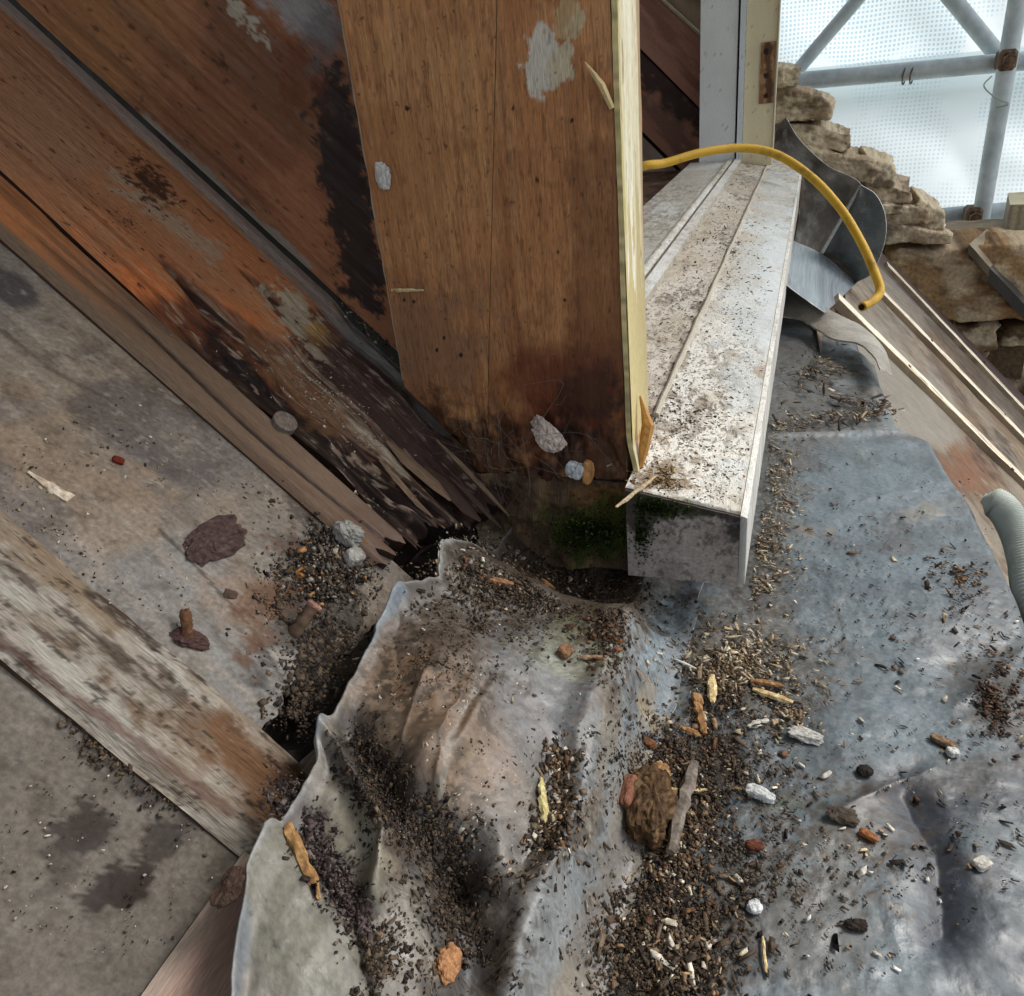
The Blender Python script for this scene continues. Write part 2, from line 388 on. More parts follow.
p.mix((40, 32, 28), sstep(0.62, 0.70, p.n(140, 420, seed=39, octv=5, gain=0.7)) * 0.8)
p.mix((96, 70, 62), p.line([(0, 640), (60, 690), (150, 750), (230, 812)], 5, 0.6, 0.8) * 0.7)
slab_obj('batten', P, -NR * 0.022, M['rotwood'], p, side=(80, 62, 48), label='pale flaking batten with brown patches crossing the lower left roof', cat='batten')

# ---- pinkish board along the foot of the slope
x, y = lin_grid(-0.188, -0.125, 60, -0.28, 0.212, 260)
P = roof_pts(x, y, C0 + 0.006, 0.0015 * (fbm(x * 60, y * 25, 51) - 0.5))
p = Paint(P, np.stack([y, x * S2], -1), (186, 156, 140))
p.mix((160, 130, 116), sstep(0.45, 0.65, p.n(20, 90, seed=52)) * 0.6)
p.mix((160, 148, 132), sstep(-0.182, -0.187, x.ravel()) * 0.7)
p.mix((60, 46, 40), p.spots(500, 0.86, 0.04, 7) * 0.7)
slab_obj('edge_board', P, -NR * 0.02, M['wood'], p, side=(110, 90, 78), label='pinkish brown edge board running along the foot of the roof boards', cat='board')

# ---- the rotten brown plank: main board and a thin strip along its lower edge
root = empty('rotten_plank', roof_pts(np.array(-0.2), np.array(0.4), C0 + 0.02), 'orange brown sloping plank rotted to dark fibres at its lower end', 'plank')
def rotmask(x, y):
    n = fbs(x * 9, y * 60, 61, 4)
    e = -0.318 + 0.02 * sstep(0.40, 0.47, y) - 0.012 * sstep(0.40, 0.36, y)
    return sstep(e - 0.015, e + 0.012, x + 0.09 * (n - 0.5))
def plank_h(x, y):
    r = rotmask(x, y)
    fib = fbs(x * 12, y * 260, 62, 4, 0.6); big = fbs(x * 22, y * 70, 63, 3)
    e = sstep(-0.26, -0.19, x)
    h = 0.0010 * (fbs(x * 6, y * 150, 66, 3) - 0.5)
    h += r * (-0.0045 * (0.4 + 1.3 * (1 - fib)) - 0.006 * sstep(0.5, 0.75, big)) - e * 0.010 * sstep(0.35, 0.6, fbs(x * 10, y * 110, 65, 3))
    h -= 0.003 * sstep(0.357, 0.350, y) * sstep(-0.42, -0.34, x)
    h += 0.0015 * sstep(0.466, 0.470, y)
    return h
x, y, P = plank_grid(0.3478, 0.4762, -0.84, -0.18, C0 - 0.003, 0.0008,
                     lambda y: 0.020 * (fbs(y * 0 + 0.3, y * 170, 71, 4) - 0.5) - 0.018 * sstep(0.44, 0.38, y) , plank_h)
y = y + 0.010 * sstep(-0.345, -0.26, x) * sstep(0.40, 0.348, y); P = roof_pts(x, y, C0 - 0.003, plank_h(x, y))
p = Paint(P, np.stack([x * S2, y], -1), (190, 122, 78))
r = rotmask(x, y).ravel()
p.mix((152, 112, 82), sstep(0.3, 0.75, p.n(5, 16, seed=81)) * 0.7)
p.mix((198, 112, 60), p.blob(170, 330, 130, 50, 42, 0.6, 0.5, 20) * 0.75)
p.mix((150, 118, 94), p.blob(50, 110, 90, 60, 42, 0.6, 0.5, 20) * 0.6)
p.mix((96, 58, 36), sstep(0.55, 0.7, p.n(8, 190, seed=82, octv=3)) * 0.4)
p.mix((182, 140, 104), sstep(0.66, 0.74, p.n(22, 300, seed=83, octv=3)) * 0.55)
p.mix((166, 150, 128), p.line([(110, 175), (150, 205), (215, 255)], 7, 0.7, 1.3, 160) * 0.7)
p.mix((40, 28, 22), sstep(0.80, 0.85, p.n(160, 420, seed=84, octv=2)) * 0.8)
p.mix((40, 28, 22), p.blob(150, 185, 26, 12, 42, 0.4, 1.2, 260) * 0.9)
rim = np.exp(-((r - 0.35) / 0.25) ** 2)
p.mix((96, 48, 26), rim * 0.8)
dk = np.stack([lin((52, 36, 30))] * 1); p.mix((74, 54, 46), r)
fibn = p.n(8, 330, seed=85, octv=4)
p.mix((38, 28, 25), r * sstep(0.52, 0.40, fibn) * 0.9)
p.mix((140, 114, 94), r * sstep(0.55, 0.70, fibn) * 0.8)
p.mix((150, 104, 70), r * sstep(0.62, 0.70, p.n(40, 260, seed=86, octv=3)) * 0.5)
p.mix((172, 150, 128), r * sstep(0.68, 0.74, p.n(70, 620, seed=89, octv=3)) * 0.8)
p.mix((112, 62, 36), r * sstep(-0.24, -0.31, x.ravel()) * sstep(0.5, 0.64, p.n(20, 120, seed=90, octv=5)) * 0.7)
p.mix((176, 164, 144), r * p.line([(255, 300), (285, 345), (330, 395), (375, 440), (400, 470)], 7, 0.6, 1.0, 160, 1) * sstep(0.42, 0.6, p.n(30, 500, seed=77, octv=4)) * 0.9)
p.mix((170, 156, 132), p.blob(300, 318, 36, 16, 55, 0.3, 1.0, 110, 2) * 0.85)
p.mix((164, 122, 62), p.blob(318, 335, 14, 10, 50, 0.5, 0.9, 110, 3) * 0.7)
p.mix((30, 23, 21), p.line([(215, 345), (260, 395), (310, 445), (370, 500), (400, 530)], 15, 0.6, 0.6, 90, 5) * 0.85)
p.mix((46, 36, 32), r * sstep(-0.25, -0.20, x.ravel()) * 0.7)
p.mix((66, 49, 45), r * sstep(-0.312, -0.285, x.ravel() + 0.05 * (p.n(20, 90, seed=78) - 0.5)) * sstep(0.395, 0.415, y.ravel() + 0.02 * (p.n(20, 90, seed=79) - 0.5)) * 0.85)
p.mix((150, 130, 116), r * sstep(0.70, 0.75, p.n(90, 520, seed=76, octv=3)) * 0.8)
p.mix((120, 88, 60), r * p.line([(250, 330), (290, 380), (340, 430)], 14, 0.7, 1.0, 90, 4) * 0.6)
p.mix((128, 126, 122), sstep(0.463, 0.470, y.ravel() + 0.007 * sstep(-0.38, -0.32, x.ravel()) + 0.008 * (p.n(40, 90, seed=87) - 0.5)) * (0.55 + 0.45 * p.n(50, seed=88)))
p.mix((92, 74, 60), p.line([(400, 395), (480, 450), (520, 490)], 8, 0.7, 1.0, 90) * 0.5)
slab_obj('face', P, -NR * 0.020, M['rotwood'], p, side=(38, 28, 24), parent=root)
x, y, P = plank_grid(0.315, 0.3530, -0.84, -0.212, C0 + 0.001, 0.0009, lambda y: 0.02 * (fbs(y * 0, y * 200, 72, 2) - 0.5),
                     lambda x, y: 0.0012 * (fbs(x * 8, y * 200, 73, 3) - 0.5) - 0.012 * sstep(0.346, 0.348, y) * sstep(-0.40, -0.34, x) - 0.004 * sstep(0.32, 0.314, y) - 0.0022 * np.exp(-((y - 0.331 + 0.003 * np.sin(x * 40)) / 0.0012) ** 2))
p = Paint(P, np.stack([x * S2, y], -1), (108, 88, 70))
p.mix((176, 112, 66), sstep(-0.33, -0.40, x.ravel()) * sstep(0.319, 0.323, y.ravel()) * 0.85)
p.mix((84, 60, 44), sstep(0.5, 0.7, p.n(8, 160, seed=75)) * 0.7)
p.mix((36, 28, 24), sstep(0.0016, 0.0006, np.abs(y.ravel() - 0.331 + 0.003 * np.sin(x.ravel() * 40))) * sstep(-0.36, -0.33, x.ravel()))
p.mix((74, 50, 38), sstep(-0.25, -0.21, x.ravel()) * 0.7)
slab_obj('lower_strip', P, -NR * 0.014, M['wood'], p, side=(60, 44, 34), parent=root)
# splinters that stick out of the rotted end
for k in range(7):
    yy = rng.uniform(0.36, 0.475); L = rng.uniform(0.025, 0.075); xe = -0.176 - 0.018 * float(sstep(0.44, 0.38, yy)) + rng.uniform(-0.015, 0.006)
    a = roof_pts(np.array(xe), np.array(yy), C0 + rng.uniform(-0.001, 0.006)); d = np.array([-1, rng.normal(0, 0.05), 1]) / S2 + NR * rng.uniform(0.0, 0.10)
    w, t = rng.uniform(0.0015, 0.006), rng.uniform(0.001, 0.0025)
    q = np.array([0, 1, 0])
    V = []
    for f, sc in ((0, 0.25), (0.25, 1), (0.7, 1.1), (1, 0.3)):
        c = a + d * L * f + NR * rng.normal(0, 0.0006)
        V += [c + q * w * sc, c + NR * t * sc, c - q * w * sc, c - NR * t * sc]
    F = [(0, 1, 2, 3), (15, 14, 13, 12)] + [(i * 4 + j, (i + 1) * 4 + j, (i + 1) * 4 + (j + 1) % 4, i * 4 + (j + 1) % 4) for i in range(3) for j in range(4)]
    c = [(92, 72, 58), (70, 54, 45), (116, 96, 78), (56, 44, 37)][rng.integers(4)]
    mesh('splinter', V, F, M['rotwood'], root, col=c)

# ---- cheek of the dormer: brown boards on a vertical face, parallel to the slope
YC = 0.4810
nx, nz = 520, 420
u, v = lin_grid(-1.0, -0.225, nx, 0.0, 1.0, nz)
zb = -C0 + 0.0075 - u; z = zb - 0.0006 + 0.0014 * (fbm(u * 40, u * 0, 95, 4) - 0.5) + v ** 1.2 * 0.54
P = np.stack([u, YC + 0.0012 * (fbs((u - z) * 10, (u + z) * 120, 91, 3) - 0.5) * 2, z], -1)
p = Paint(P, np.stack([(u - z) / S2, (u + z) / S2], -1), (156, 104, 72))
p.mix((156, 110, 72), p.blob(120, 50, 130, 60, 42, 0.6, 0.5, 15) * 0.8)
p.mix((124, 80, 58), p.blob(240, 150, 90, 120, 20, 0.6, 0.6, 15) * 0.8)
p.mix((104, 74, 54), sstep(0.5, 0.7, p.n(5, 60, seed=92)) * 0.6)
p.mix((150, 112, 78), sstep(0.68, 0.76, p.n(20, 220, seed=93, octv=3)) * 0.4)
p.mix((48, 34, 26), sstep(0.74, 0.80, p.n(130, 280, seed=94, octv=3)) * 0.7)
p.mix((40, 33, 32), p.line([(330, 85), (345, 170), (360, 250), (368, 285)], 24, 0.25, 0.7, 90) * 0.95)
p.mix((104, 56, 34), p.blob(300, 80, 24, 36, 0, 0.6, 0.8, 60) * 0.6)
p.mix((150, 150, 150), p.blob(305, 12, 34, 20, 25, 0.4, 0.6, 60) * 0.85)
p.mix((104, 100, 100), p.blob(325, 40, 18, 26, 0, 0.5, 0.7, 60) * 0.7)
p.mix((172, 164, 148), p.blob(240, 12, 16, 9, 50, 0.2, 0.9, 120, 3) * 0.9)
p.mix((172, 164, 148), p.blob(262, 36, 14, 5, 45, 0.2, 1.1, 140, 4) * 0.9)
p.mix((140, 130, 118), p.line([(145, 120), (200, 170), (250, 218), (305, 266)], 6, 0.5, 0.6, 60) * 0.9)
o = slab_obj('cheek_board', P, (0, 0.02, 0), M['wood'], p, side=(60, 44, 34), label='wide brown cheek board with black rot beside the post', cat='board')

u, v = lin_grid(-1.0, -0.232, 12, 0, 1, 6); P = np.stack([u, YC + 0.026 + 0 * u, -C0 - u - 0.03 + v * 0.5], -1); p = Paint(P, P[..., :2], (34, 28, 25))  # dark backing added so the gap above the plank reads as shade
slab_obj('dark_backing', P, (0, 0.01, 0), M['wood'], p, label='dark sheet put behind the gap above the brown plank for its shade', cat='board')

# ---- the post: two face boards, a sawn pale edge
YP = 0.447
post = empty('window_post', (-0.17, YP + 0.04, -0.235), 'brown timber window post with pale sawn right edge, rotten foot', 'post')
SA, SB_ = on_y(497, 0, YP), on_y(489, 345, YP)
def seam_x(z): return SB_[0] + (SA[0] - SB_[0]) * (z - SB_[2]) / (SA[2] - SB_[2])
def post_board(x0, x1, zl, seed, left):
    zt = 0.30
    nx = int((x1 - x0) / 0.0006); nz = 560
    xx, zz = lin_grid(x0, x1, nx, 0, 1, nz)
    zb = zl(xx); Z = zb + (zt - zb) * zz ** 1.3
    sx = seam_x(np.clip(Z, -0.2, 0.1)); k_ = (xx - x0) / (x1 - x0)
    xx = x0 + (sx - 0.0002 - x0) * k_ if left else sx + 0.0002 + (x1 - sx - 0.0002) * k_
    foot = sstep(-0.17, -0.225, Z)
    Y = YP + 0.0007 * (fbs(xx * 300, Z * 9, seed, 3) - 0.5) + foot * 0.010 * sstep(0.35, 0.75, fbs(xx * 60, Z * 30, seed + 2, 4))
    P = np.stack([xx, Y, Z], -1); p = Paint(P, np.stack([Z, xx], -1), (182, 126, 80))
    p.mix((194, 140, 92), sstep(0.4, 0.7, p.n(4, 30, seed=seed + 3)) * 0.6)
    p.mix((146, 94, 56), sstep(0.5, 0.7, p.n(6, 130, seed=seed + 4)) * 0.55)
    p.mix((186, 140, 92), p.blob(420, 130, 60, 150, 0, 0.7, 0.5, 20, seed) * 0.5)
    p.mix((112, 70, 42), sstep(0.62, 0.74, p.n(50, 900, seed=seed + 5, octv=3)) * 0.5)
    p.mix((148, 94, 56), sstep(0.45, 0.65, p.n(26, seed=seed + 16, octv=6, gain=0.7)) * 0.4)
    p.mix((138, 92, 58), sstep(0.5, 0.7, p.n(5, 300, seed=seed + 15, octv=3)) * 0.35)
    p.mix((176, 140, 100), sstep(0.60, 0.76, p.n(14, 800, seed=seed + 6, octv=3)) * 0.4)
    p.mix((122, 92, 72), p.blob(430, 330, 50, 60, 0, 0.6, 0.6, 30) * 0.6)
    p.mix((98, 46, 26), p.blob(575, 400, 62, 70, 0, 0.9, 0.4, 30, seed) * 0.9)
    p.mix((40, 22, 18), p.blob(585, 395, 32, 32, 30, 0.6, 0.7, 50, seed) * 0.85)
    p.mix((46, 26, 20), p.blob(500, 470, 110, 46, 15, 0.6, 0.7, 40, seed + 1) * 0.8)
    p.mix((44, 28, 20), p.blob(600, 460, 60, 30, 0, 0.5, 0.6, 40, seed + 1) * 0.8)
    p.mix((96, 58, 36), p.blob(600, 300, 30, 140, 0, 0.6, 0.6, 30, seed + 2) * 0.5)
    p.mix((202, 196, 182), p.blob(537, 64, 16, 30, 8, 0.15, 0.6, 70, 3) * 0.95)
    p.mix((198, 186, 158), p.blob(566, 52, 10, 34, 12, 0.2, 0.9, 90, 4) * 0.9)
    p.mix((184, 160, 120), p.blob(572, 20, 10, 24, 5, 0.2, 1.1, 90, 5) * 0.7)
    p.mix((70, 44, 30), sstep(0.66, 0.72, p.n(130, 700, seed=seed + 17, octv=3)) * 0.36)
    p.mix((52, 34, 26), p.spots(420, 0.84, 0.04, seed + 9) * 0.7)
    for (a, b, c) in ((407, 108, 3), (513, 108, 3.2), (572, 121, 3), (537, 180, 3.4), (565, 300, 2.5), (558, 252, 3), (444, 338, 2.6), (461, 355, 3), (437, 350, 2.4), (404, 300, 2.4), (414, 302, 2.2)):
        p.mix((34, 24, 20), p.blob(a, b, c * 0.62, c * 0.8, 0, 0.3, 0.3, 300))
    return slab_obj('face_board', P, (0, 0.018, 0), M['wood'], p, side=(150, 128, 96), parent=post)
post_board(-0.2462, -0.1722, lambda x: -C0 + 0.012 - x + 0.004 * (fbm(x * 90, x * 0, 5) - 0.5), 101, True)
post_board(-0.1716, -0.0985, lambda x: -0.2400 + 0.026 * (fbm(x * 130, x * 0, 6, 5, 0.65) - 0.5) + 0 * x, 111, False)
V, F = box_vf(-0.244, -0.0992, YP + 0.0186, YP + 0.078, -0.225, 0.30); mesh('core', V, F, M['wood'], post, col=(120, 90, 62))
# pale paint line along the left edge
pts = [(-0.2472, YP + 0.001, z + 0.0) for z in np.linspace(-0.17, 0.30, 60)]; pts = np.array(pts); pts[:, 0] += rng.normal(0, 0.0003, 60); pts[:, 1] += 0.001
V, F = tube_vf(pts, 0.0007 + 0.0005 * rng.random(60), 6); mesh('edge_bead', V, F, M['wood'], post, col=(176, 160, 138))
# sawn edge on the right
ys, zs = lin_grid(0, 1, 60, 0, 1, 420)
zz = -0.2335 + 0.5335 * zs ** 1.3; yy = YP - 0.0012 + (0.066 + 0.003 * (fbm(zz * 40, zz * 0, 121) - 0.5)) * ys
xx = -0.0948 + 0.0016 * (fbs(zz * 25, yy * 220, 122, 3) - 0.5) - 0.002 * ys + 0.004 * sstep(-0.2, -0.232, zz)
P = np.stack([xx, yy, zz], -1); p = Paint(P, np.stack([zz, yy], -1), (212, 202, 168))
p.mix((232, 228, 210), sstep(0.45, 0.62, p.n(5, 60, seed=123)) * 0.9)
p.mix((178, 146, 92), sstep(0.6, 0.72, p.n(9, 130, seed=124)) * 0.8)
p.mix((190, 176, 108), sstep(0.04, 0.0, ys.ravel() - 0.02 - 0.05 * p.n(30, seed=3)) * 0.8)
p.mix((182, 132, 62), p.blob(648, 430, 10, 26, 0, 0.5, 0.6, 60) * 0.9)
p.mix((150, 92, 40), p.blob(650, 445, 8, 14, 0, 0.5, 0.7, 60) * 0.8)
p.mix((150, 110, 74), sstep(0.80, 0.93, ys.ravel() + 0.08 * (p.n(40, seed=126) - 0.5)) * 0.7)
p.mix((128, 84, 48), sstep(0.69, 0.74, p.n(40, 260, seed=127, octv=3)) * 0.7)
slab_obj('sawn_edge', P, (-0.003, 0, 0), M['wood'], p, side=(196, 180, 130), parent=post)
# long splinter lifting off the edge near the top
a = on_y(585, 62, YP - 0.004); b = on_y(612, 108, YP - 0.001)
c = a + (b - a) * 0.5 + np.array([0.002, -0.002, 0])
V, F = tube_vf([a, a + (c - a) * 0.6, c, b], [0.0004, 0.0014, 0.0019, 0.0015], 5); mesh('splinter', V, F, M['wood'], post, col=(214, 190, 140))
# torn orange fibre at the foot of the sawn edge
a = on_y(640, 396, YP + 0.02); b = on_y(648, 425, YP + 0.015); c = on_y(640, 470, YP + 0.005)
V, F = tube_vf([a, (a + b) / 2, b, (b + c) / 2, c], [0.0006, 0.002, 0.0042, 0.0035, 0.001], 7); mesh('splinter', V, F, M['wood'], post, col=(176, 128, 64))

# ================================================================== LEAD
def interp_px(pts, zguess):
    """pixel polyline -> (x, y) on the level zguess"""
    return np.array([on_z(a, b, zguess)[:2] for a, b in pts])
def lead_base(x, y):
    s = -0.226 - (x + 0.19) * 0.42                       # saddle
    s = np.where(x < -0.195, -0.224 + (x + 0.195) * 1.2, s)
    a = -0.320 - 0.13 * (x + 0.058)                      # apron
    s = s - 0.046 * sstep(0.345, 0.415, y) * sstep(-0.215, -0.185, x)
    k = sstep(-0.086, -0.054, x)
    return s * (1 - k) + a * k
FEAT = [   # (polyline px, width px, height m)
    ([(648, 570), (622, 650), (606, 720), (588, 800), (548, 900), (505, 1010)], 24, 0.007),
    ([(440, 690), (450, 745)], 55, 0.013), ([(430, 780), (415, 800)], 22, 0.006),
    ([(345, 735), (395, 800), (445, 850)], 26, -0.012), ([(450, 860), (465, 920), (470, 1000)], 40, -0.016),
    ([(318, 722), (345, 765), (372, 808), (388, 850), (378, 900)], 11, 0.009),
    ([(350, 870), (300, 830), (285, 800)], 24, -0.004),
    ([(250, 830), (262, 900), (300, 960)], 40, 0.004),
    ([(560, 760), (545, 830), (525, 850)], 22, -0.008), ([(480, 610), (560, 600)], 30, -0.006),
    ([(445, 525), (432, 560)], 9, 0.017), ([(425, 575), (400, 605)], 16, 0.008),
    ([(500, 690), (470, 760), (440, 800)], 8, 0.004),
    ([(655, 725), (672, 728)], 10, 0.006),
    # apron dents and folds
    ([(770, 640), (790, 700), (800, 760)], 34, -0.0015), ([(905, 790), (935, 850), (945, 930)], 24, -0.0035), ([(960, 860), (1010, 930)], 45, 0.003), ([(860, 560), (960, 600)], 45, 0.0025), ([(840, 640), (930, 700)], 45, -0.002),
    ([(860, 540), (960, 520), (1010, 540)], 22, -0.002), ([(960, 660), (1024, 640)], 30, -0.003),
]
CREASE = [
    ([(645, 592), (624, 650), (603, 730), (588, 800), (566, 860), (540, 930)], 12, 0.003), ([(268, 800), (300, 850), (350, 915), (372, 1000)], 6, -0.004),
    ([(330, 742), (365, 800), (388, 850), (384, 890)], 8, 0.005), ([(478, 688), (455, 740), (440, 795)], 7, 0.0022), ([(430, 700), (402, 758), (368, 772)], 6, 0.002),
    ([(838, 814), (900, 780), (935, 768)], 6, 0.0022), ([(903, 790), (935, 850), (945, 930)], 14, -0.0025), ([(955, 705), (1024, 648)], 8, 0.0015), ([(412, 590), (396, 640), (402, 690)], 7, -0.0016), ([(770, 480), (860, 502), (962, 478)], 10, 0.001),
]
def lead_z(x, y, off=0.0):
    z = lead_base(x, y)
    px, py = proj(np.stack([x, y, z], -1))
    near = y < 0.82
    for pts, w, h in FEAT:
        if h == 0: continue
        z = z + np.where(near, h * np.exp(-(polydist(px, py, pts) / w) ** 2), 0)
    for pts, w, h in CREASE:
        z = z + np.where(near, h * np.exp(-polydist(px + 9 * (fbm(px * 0.05, py * 0.05, 206, 2) - 0.5), py, pts) / w), 0)
    sad = 1 - sstep(-0.09, -0.06, x)
    z = z + (0.006 * (fbm(x * 22, y * 17, 201, 3) - 0.5)) * (0.35 + 0.9 * sad) + sad * 0.0026 * (fbm(x * 70, y * 60, 202, 3) - 0.5) - sad * 0.0030 * np.abs(fbm(x * 30 + 3, y * 24, 204, 3) - 0.5) * 2  + 0.0016 * (fbm(x * 90, y * 80, 203, 3) - 0.5)
    return z
def hit_lead(px, py):
    """meeting of the pixel's line with the lead (damped fixed point on the height)"""
    r = ray(np.asarray(px, float), np.asarray(py, float)); t = np.clip(-0.30 / np.minimum(r[:, 2], -0.05), 0.1, 1.6)
    for k in range(9):
        q = r * t[:, None]; t = 0.45 * t + 0.55 * np.clip(lead_z(q[:, 0], q[:, 1]) / np.minimum(r[:, 2], -0.05), 0.1, 1.6)
    q = r * t[:, None]; ok = np.abs(q[:, 2] - lead_z(q[:, 0], q[:, 1])) < 0.004
    return q, ok
def lead_grid(xl, xr, y0, y1, nx, ny, zoff=0.0, upow=1.0):
    u, y = lin_grid(0, 1, nx, y0, y1, ny)
    a, b = xl(y), xr(y); x = a + (b - a) * u
    return x, y, lead_z(x, y) + zoff, u

# ---- saddle sheet in the corner
LIPPX = [(442, 528), (432, 556), (395, 580), (372, 610), (346, 655), (318, 698), (306, 716), (304, 735), (285, 768), (256, 800), (236, 840), (217, 900), (204, 960), (192, 1040)]
lip = np.array([on_z(a, b, -0.216)[:2] for a, b in LIPPX]); lip = lip[np.argsort(lip[:, 1])]
def lip_x(y): return np.interp(y, lip[:, 1], lip[:, 0]) + 0.003 * (fbm(y * 90, y * 0, 211, 3) - 0.5)
YS0, YS1 = 0.07, 0.488
x, y, z, u = lead_grid(lip_x, lambda y: -0.0520 + 0.004 * (fbm(y * 40, y * 0, 212) - 0.5), YS0, YS1, 260, 620, 0.0012)
z = z + 0.005 * np.exp(-(u / 0.035) ** 2) - 0.004 * np.exp(-(u / 0.008) ** 2)
P = np.stack([x, y, z], -1)
sl_ = np.concatenate([np.zeros((1, P.shape[1])), np.cumsum(np.hypot(np.diff(x, axis=0), np.diff(z, axis=0)), 0)], 0)
p = Paint(P, np.stack([sl_, y], -1), (134, 128, 118))
p.mix((150, 142, 128), sstep(0.42, 0.62, p.n(20, seed=221, octv=5)) * 0.5)
p.mix((108, 106, 106), sstep(0.5, 0.68, p.n(30, seed=222, octv=5)) * 0.6)
p.mix((150, 122, 96), p.blob(445, 740, 80, 85, 0, 0.5, 0.5, 30) * 0.7)
p.mix((136, 104, 78), p.blob(420, 660, 60, 40, 20, 0.6, 0.7, 40) * 0.5)
p.mix((148, 158, 164), p.line([(628, 640), (610, 720), (590, 810), (548, 920), (520, 1000)], 22, 0.7, 0.5, 40) * 0.6)
p.mix((156, 142, 120), p.line([(612, 700), (604, 760), (585, 840)], 9, 0.6, 0.8, 60) * 0.6)
p.mix((116, 122, 128), p.blob(535, 680, 60, 70, 20, 0.6, 0.6, 30) * 0.6)
p.mix((126, 138, 146), p.line([(700, 600), (672, 660), (650, 720)], 30, 0.6, 0.4, 40) * 0.8)
p.mix((162, 182, 192), p.line([(668, 600), (650, 660)], 12, 0.7, 0.4, 40) * 0.6)
p.mix((160, 140, 108), p.line([(640, 700), (655, 728), (690, 722)], 4, 0.5, 0.6, 60) * 0.8)
p.mix((158, 146, 126), p.line([(648, 690), (648, 720), (665, 724)], 9, 0.5, 0.5, 60) * 0.6)
p.mix((104, 80, 56), p.line([(628, 590), (612, 660), (600, 700)], 9, 0.6, 0.9, 60) * 0.5)
p.mix((52, 50, 52), p.line([(355, 750), (400, 800), (440, 850), (470, 930), (455, 1000)], 28, 0.6, 0.8, 40) * 0.8)
p.mix((58, 60, 66), p.blob(470, 890, 52, 66, 0, 0.6, 0.7, 40) * 0.75)
p.mix((66, 62, 58), p.blob(555, 820, 34, 36, 0, 0.5, 0.8, 60) * 0.6)
p.mix((62, 53, 44), p.blob(530, 575, 130, 50, 5, 0.5, 0.6, 40) * 0.95)
p.mix((70, 58, 46), p.blob(440, 610, 50, 50, 20, 0.5, 0.8, 50) * 0.6)
p.mix((146, 150, 118), p.blob(570, 645, 40, 30, 0, 0.7, 0.8, 50) * 0.5)
for (a, b, c, d, e) in ((530, 590, 140, 50, 1), (420, 670, 80, 60, 2), (400, 810, 70, 70, 3), (460, 920, 70, 90, 4), (330, 870, 40, 80, 5), (560, 810, 40, 60, 6), (610, 640, 40, 70, 7)):
    p.mix((80, 68, 56), p.blob(a, b, c, d, 0, 0.9, 0.5, 60, e) * sstep(0.42, 0.58, p.n(260, seed=270 + e, octv=5, gain=0.7)) * 0.85)
p.mix((138, 136, 122), p.blob(300, 930, 55, 90, -20, 0.4, 0.4, 30) * 0.85)
p.mix((146, 140, 122), p.blob(360, 840, 26, 50, -20, 0.4, 0.5, 40) * 0.8)
p.mix((104, 112, 120), p.blob(228, 960, 18, 60, 5, 0.4, 0.4, 40) * 0.8)
p.mix((84, 74, 72), p.line([(290, 790), (300, 830), (330, 880), (360, 920)], 16, 0.6, 1.0, 70) * 0.8)
p.mix((168, 170, 168), sstep(0.03, 0.004, u.ravel() + 0.03 * (p.n(60, seed=225) - 0.5)) * 0.8)
p.mix((128, 146, 158), p.line([(395, 590), (350, 660), (320, 710), (305, 740)], 10, 0.6, 0.5, 50) * 0.6)
p.mix((176, 172, 160), p.line([(440, 800), (450, 740), (475, 690)], 3, 0.6, 1.0, 80) * 0.5)
p.mix((48, 40, 34), p.spots(420, 0.78, 0.06, 226, 3) * 0.5)
p.mix((178, 170, 154), p.spots(520, 0.86, 0.04, 227) * 0.5)
p.mul((0.78 + 0.44 * p.n(70, seed=228, octv=5, gain=0.65)) * 0.75)
slab_obj('lead_flashing', P, (0, 0, -0.0024), M['lead'], p, bottom=False, side=(160, 164, 164), label='crumpled lead saddle with upturned lip in the dirty corner', cat='lead flashing')

# ---- apron sheet below the sill (near) and the sheet beyond it
EDGE = np.array([on_z(a, b, -0.345)[:2] for a, b in [(938, 430), (952, 456), (966, 478), (990, 505), (1012, 545), (1030, 580), (1060, 640)]])
EDGE = np.vstack([EDGE, [0.24, 0.42], [0.27, 0.30], [0.28, 0.05]]); EDGE = EDGE[np.argsort(EDGE[:, 1])]
def edge_x(y): return np.interp(y, EDGE[:, 1], EDGE[:, 0]) + 0.003 * (fbm(y * 50, y * 0, 231, 3) - 0.5)
CR0, CR1 = on_z(770, 437, -0.326), on_z(938, 429, -0.343)
u, v = lin_grid(0, 1, 330, 0, 1, 620)
def crease_y(x): return CR0[1] + (CR1[1] - CR0[1]) * (x - CR0[0]) / (CR1[0] - CR0[0]) + 0.004 * (fbm(x * 40, x * 0, 232) - 0.5)
y = 0.05 + (0.735 - 0.05) * v; xl = -0.0565 + 0 * y; xr = edge_x(np.minimum(0.05 + (CR1[1] - 0.05) * v, CR1[1]))
xr = xr - 0.022 * sstep(0.955, 1.0, v) ** 2; x = xl + (xr - xl) * u; y = 0.05 + (crease_y(x) - 0.05) * v
z = lead_z(x, y) - 0.030 * sstep(0.90, 1.0, u) ** 2 + 0.003 * np.exp(-((v - 1) / 0.012) ** 2)
P = np.stack([x, y, z], -1); p = Paint(P, np.stack([x, y], -1), (116, 130, 138))
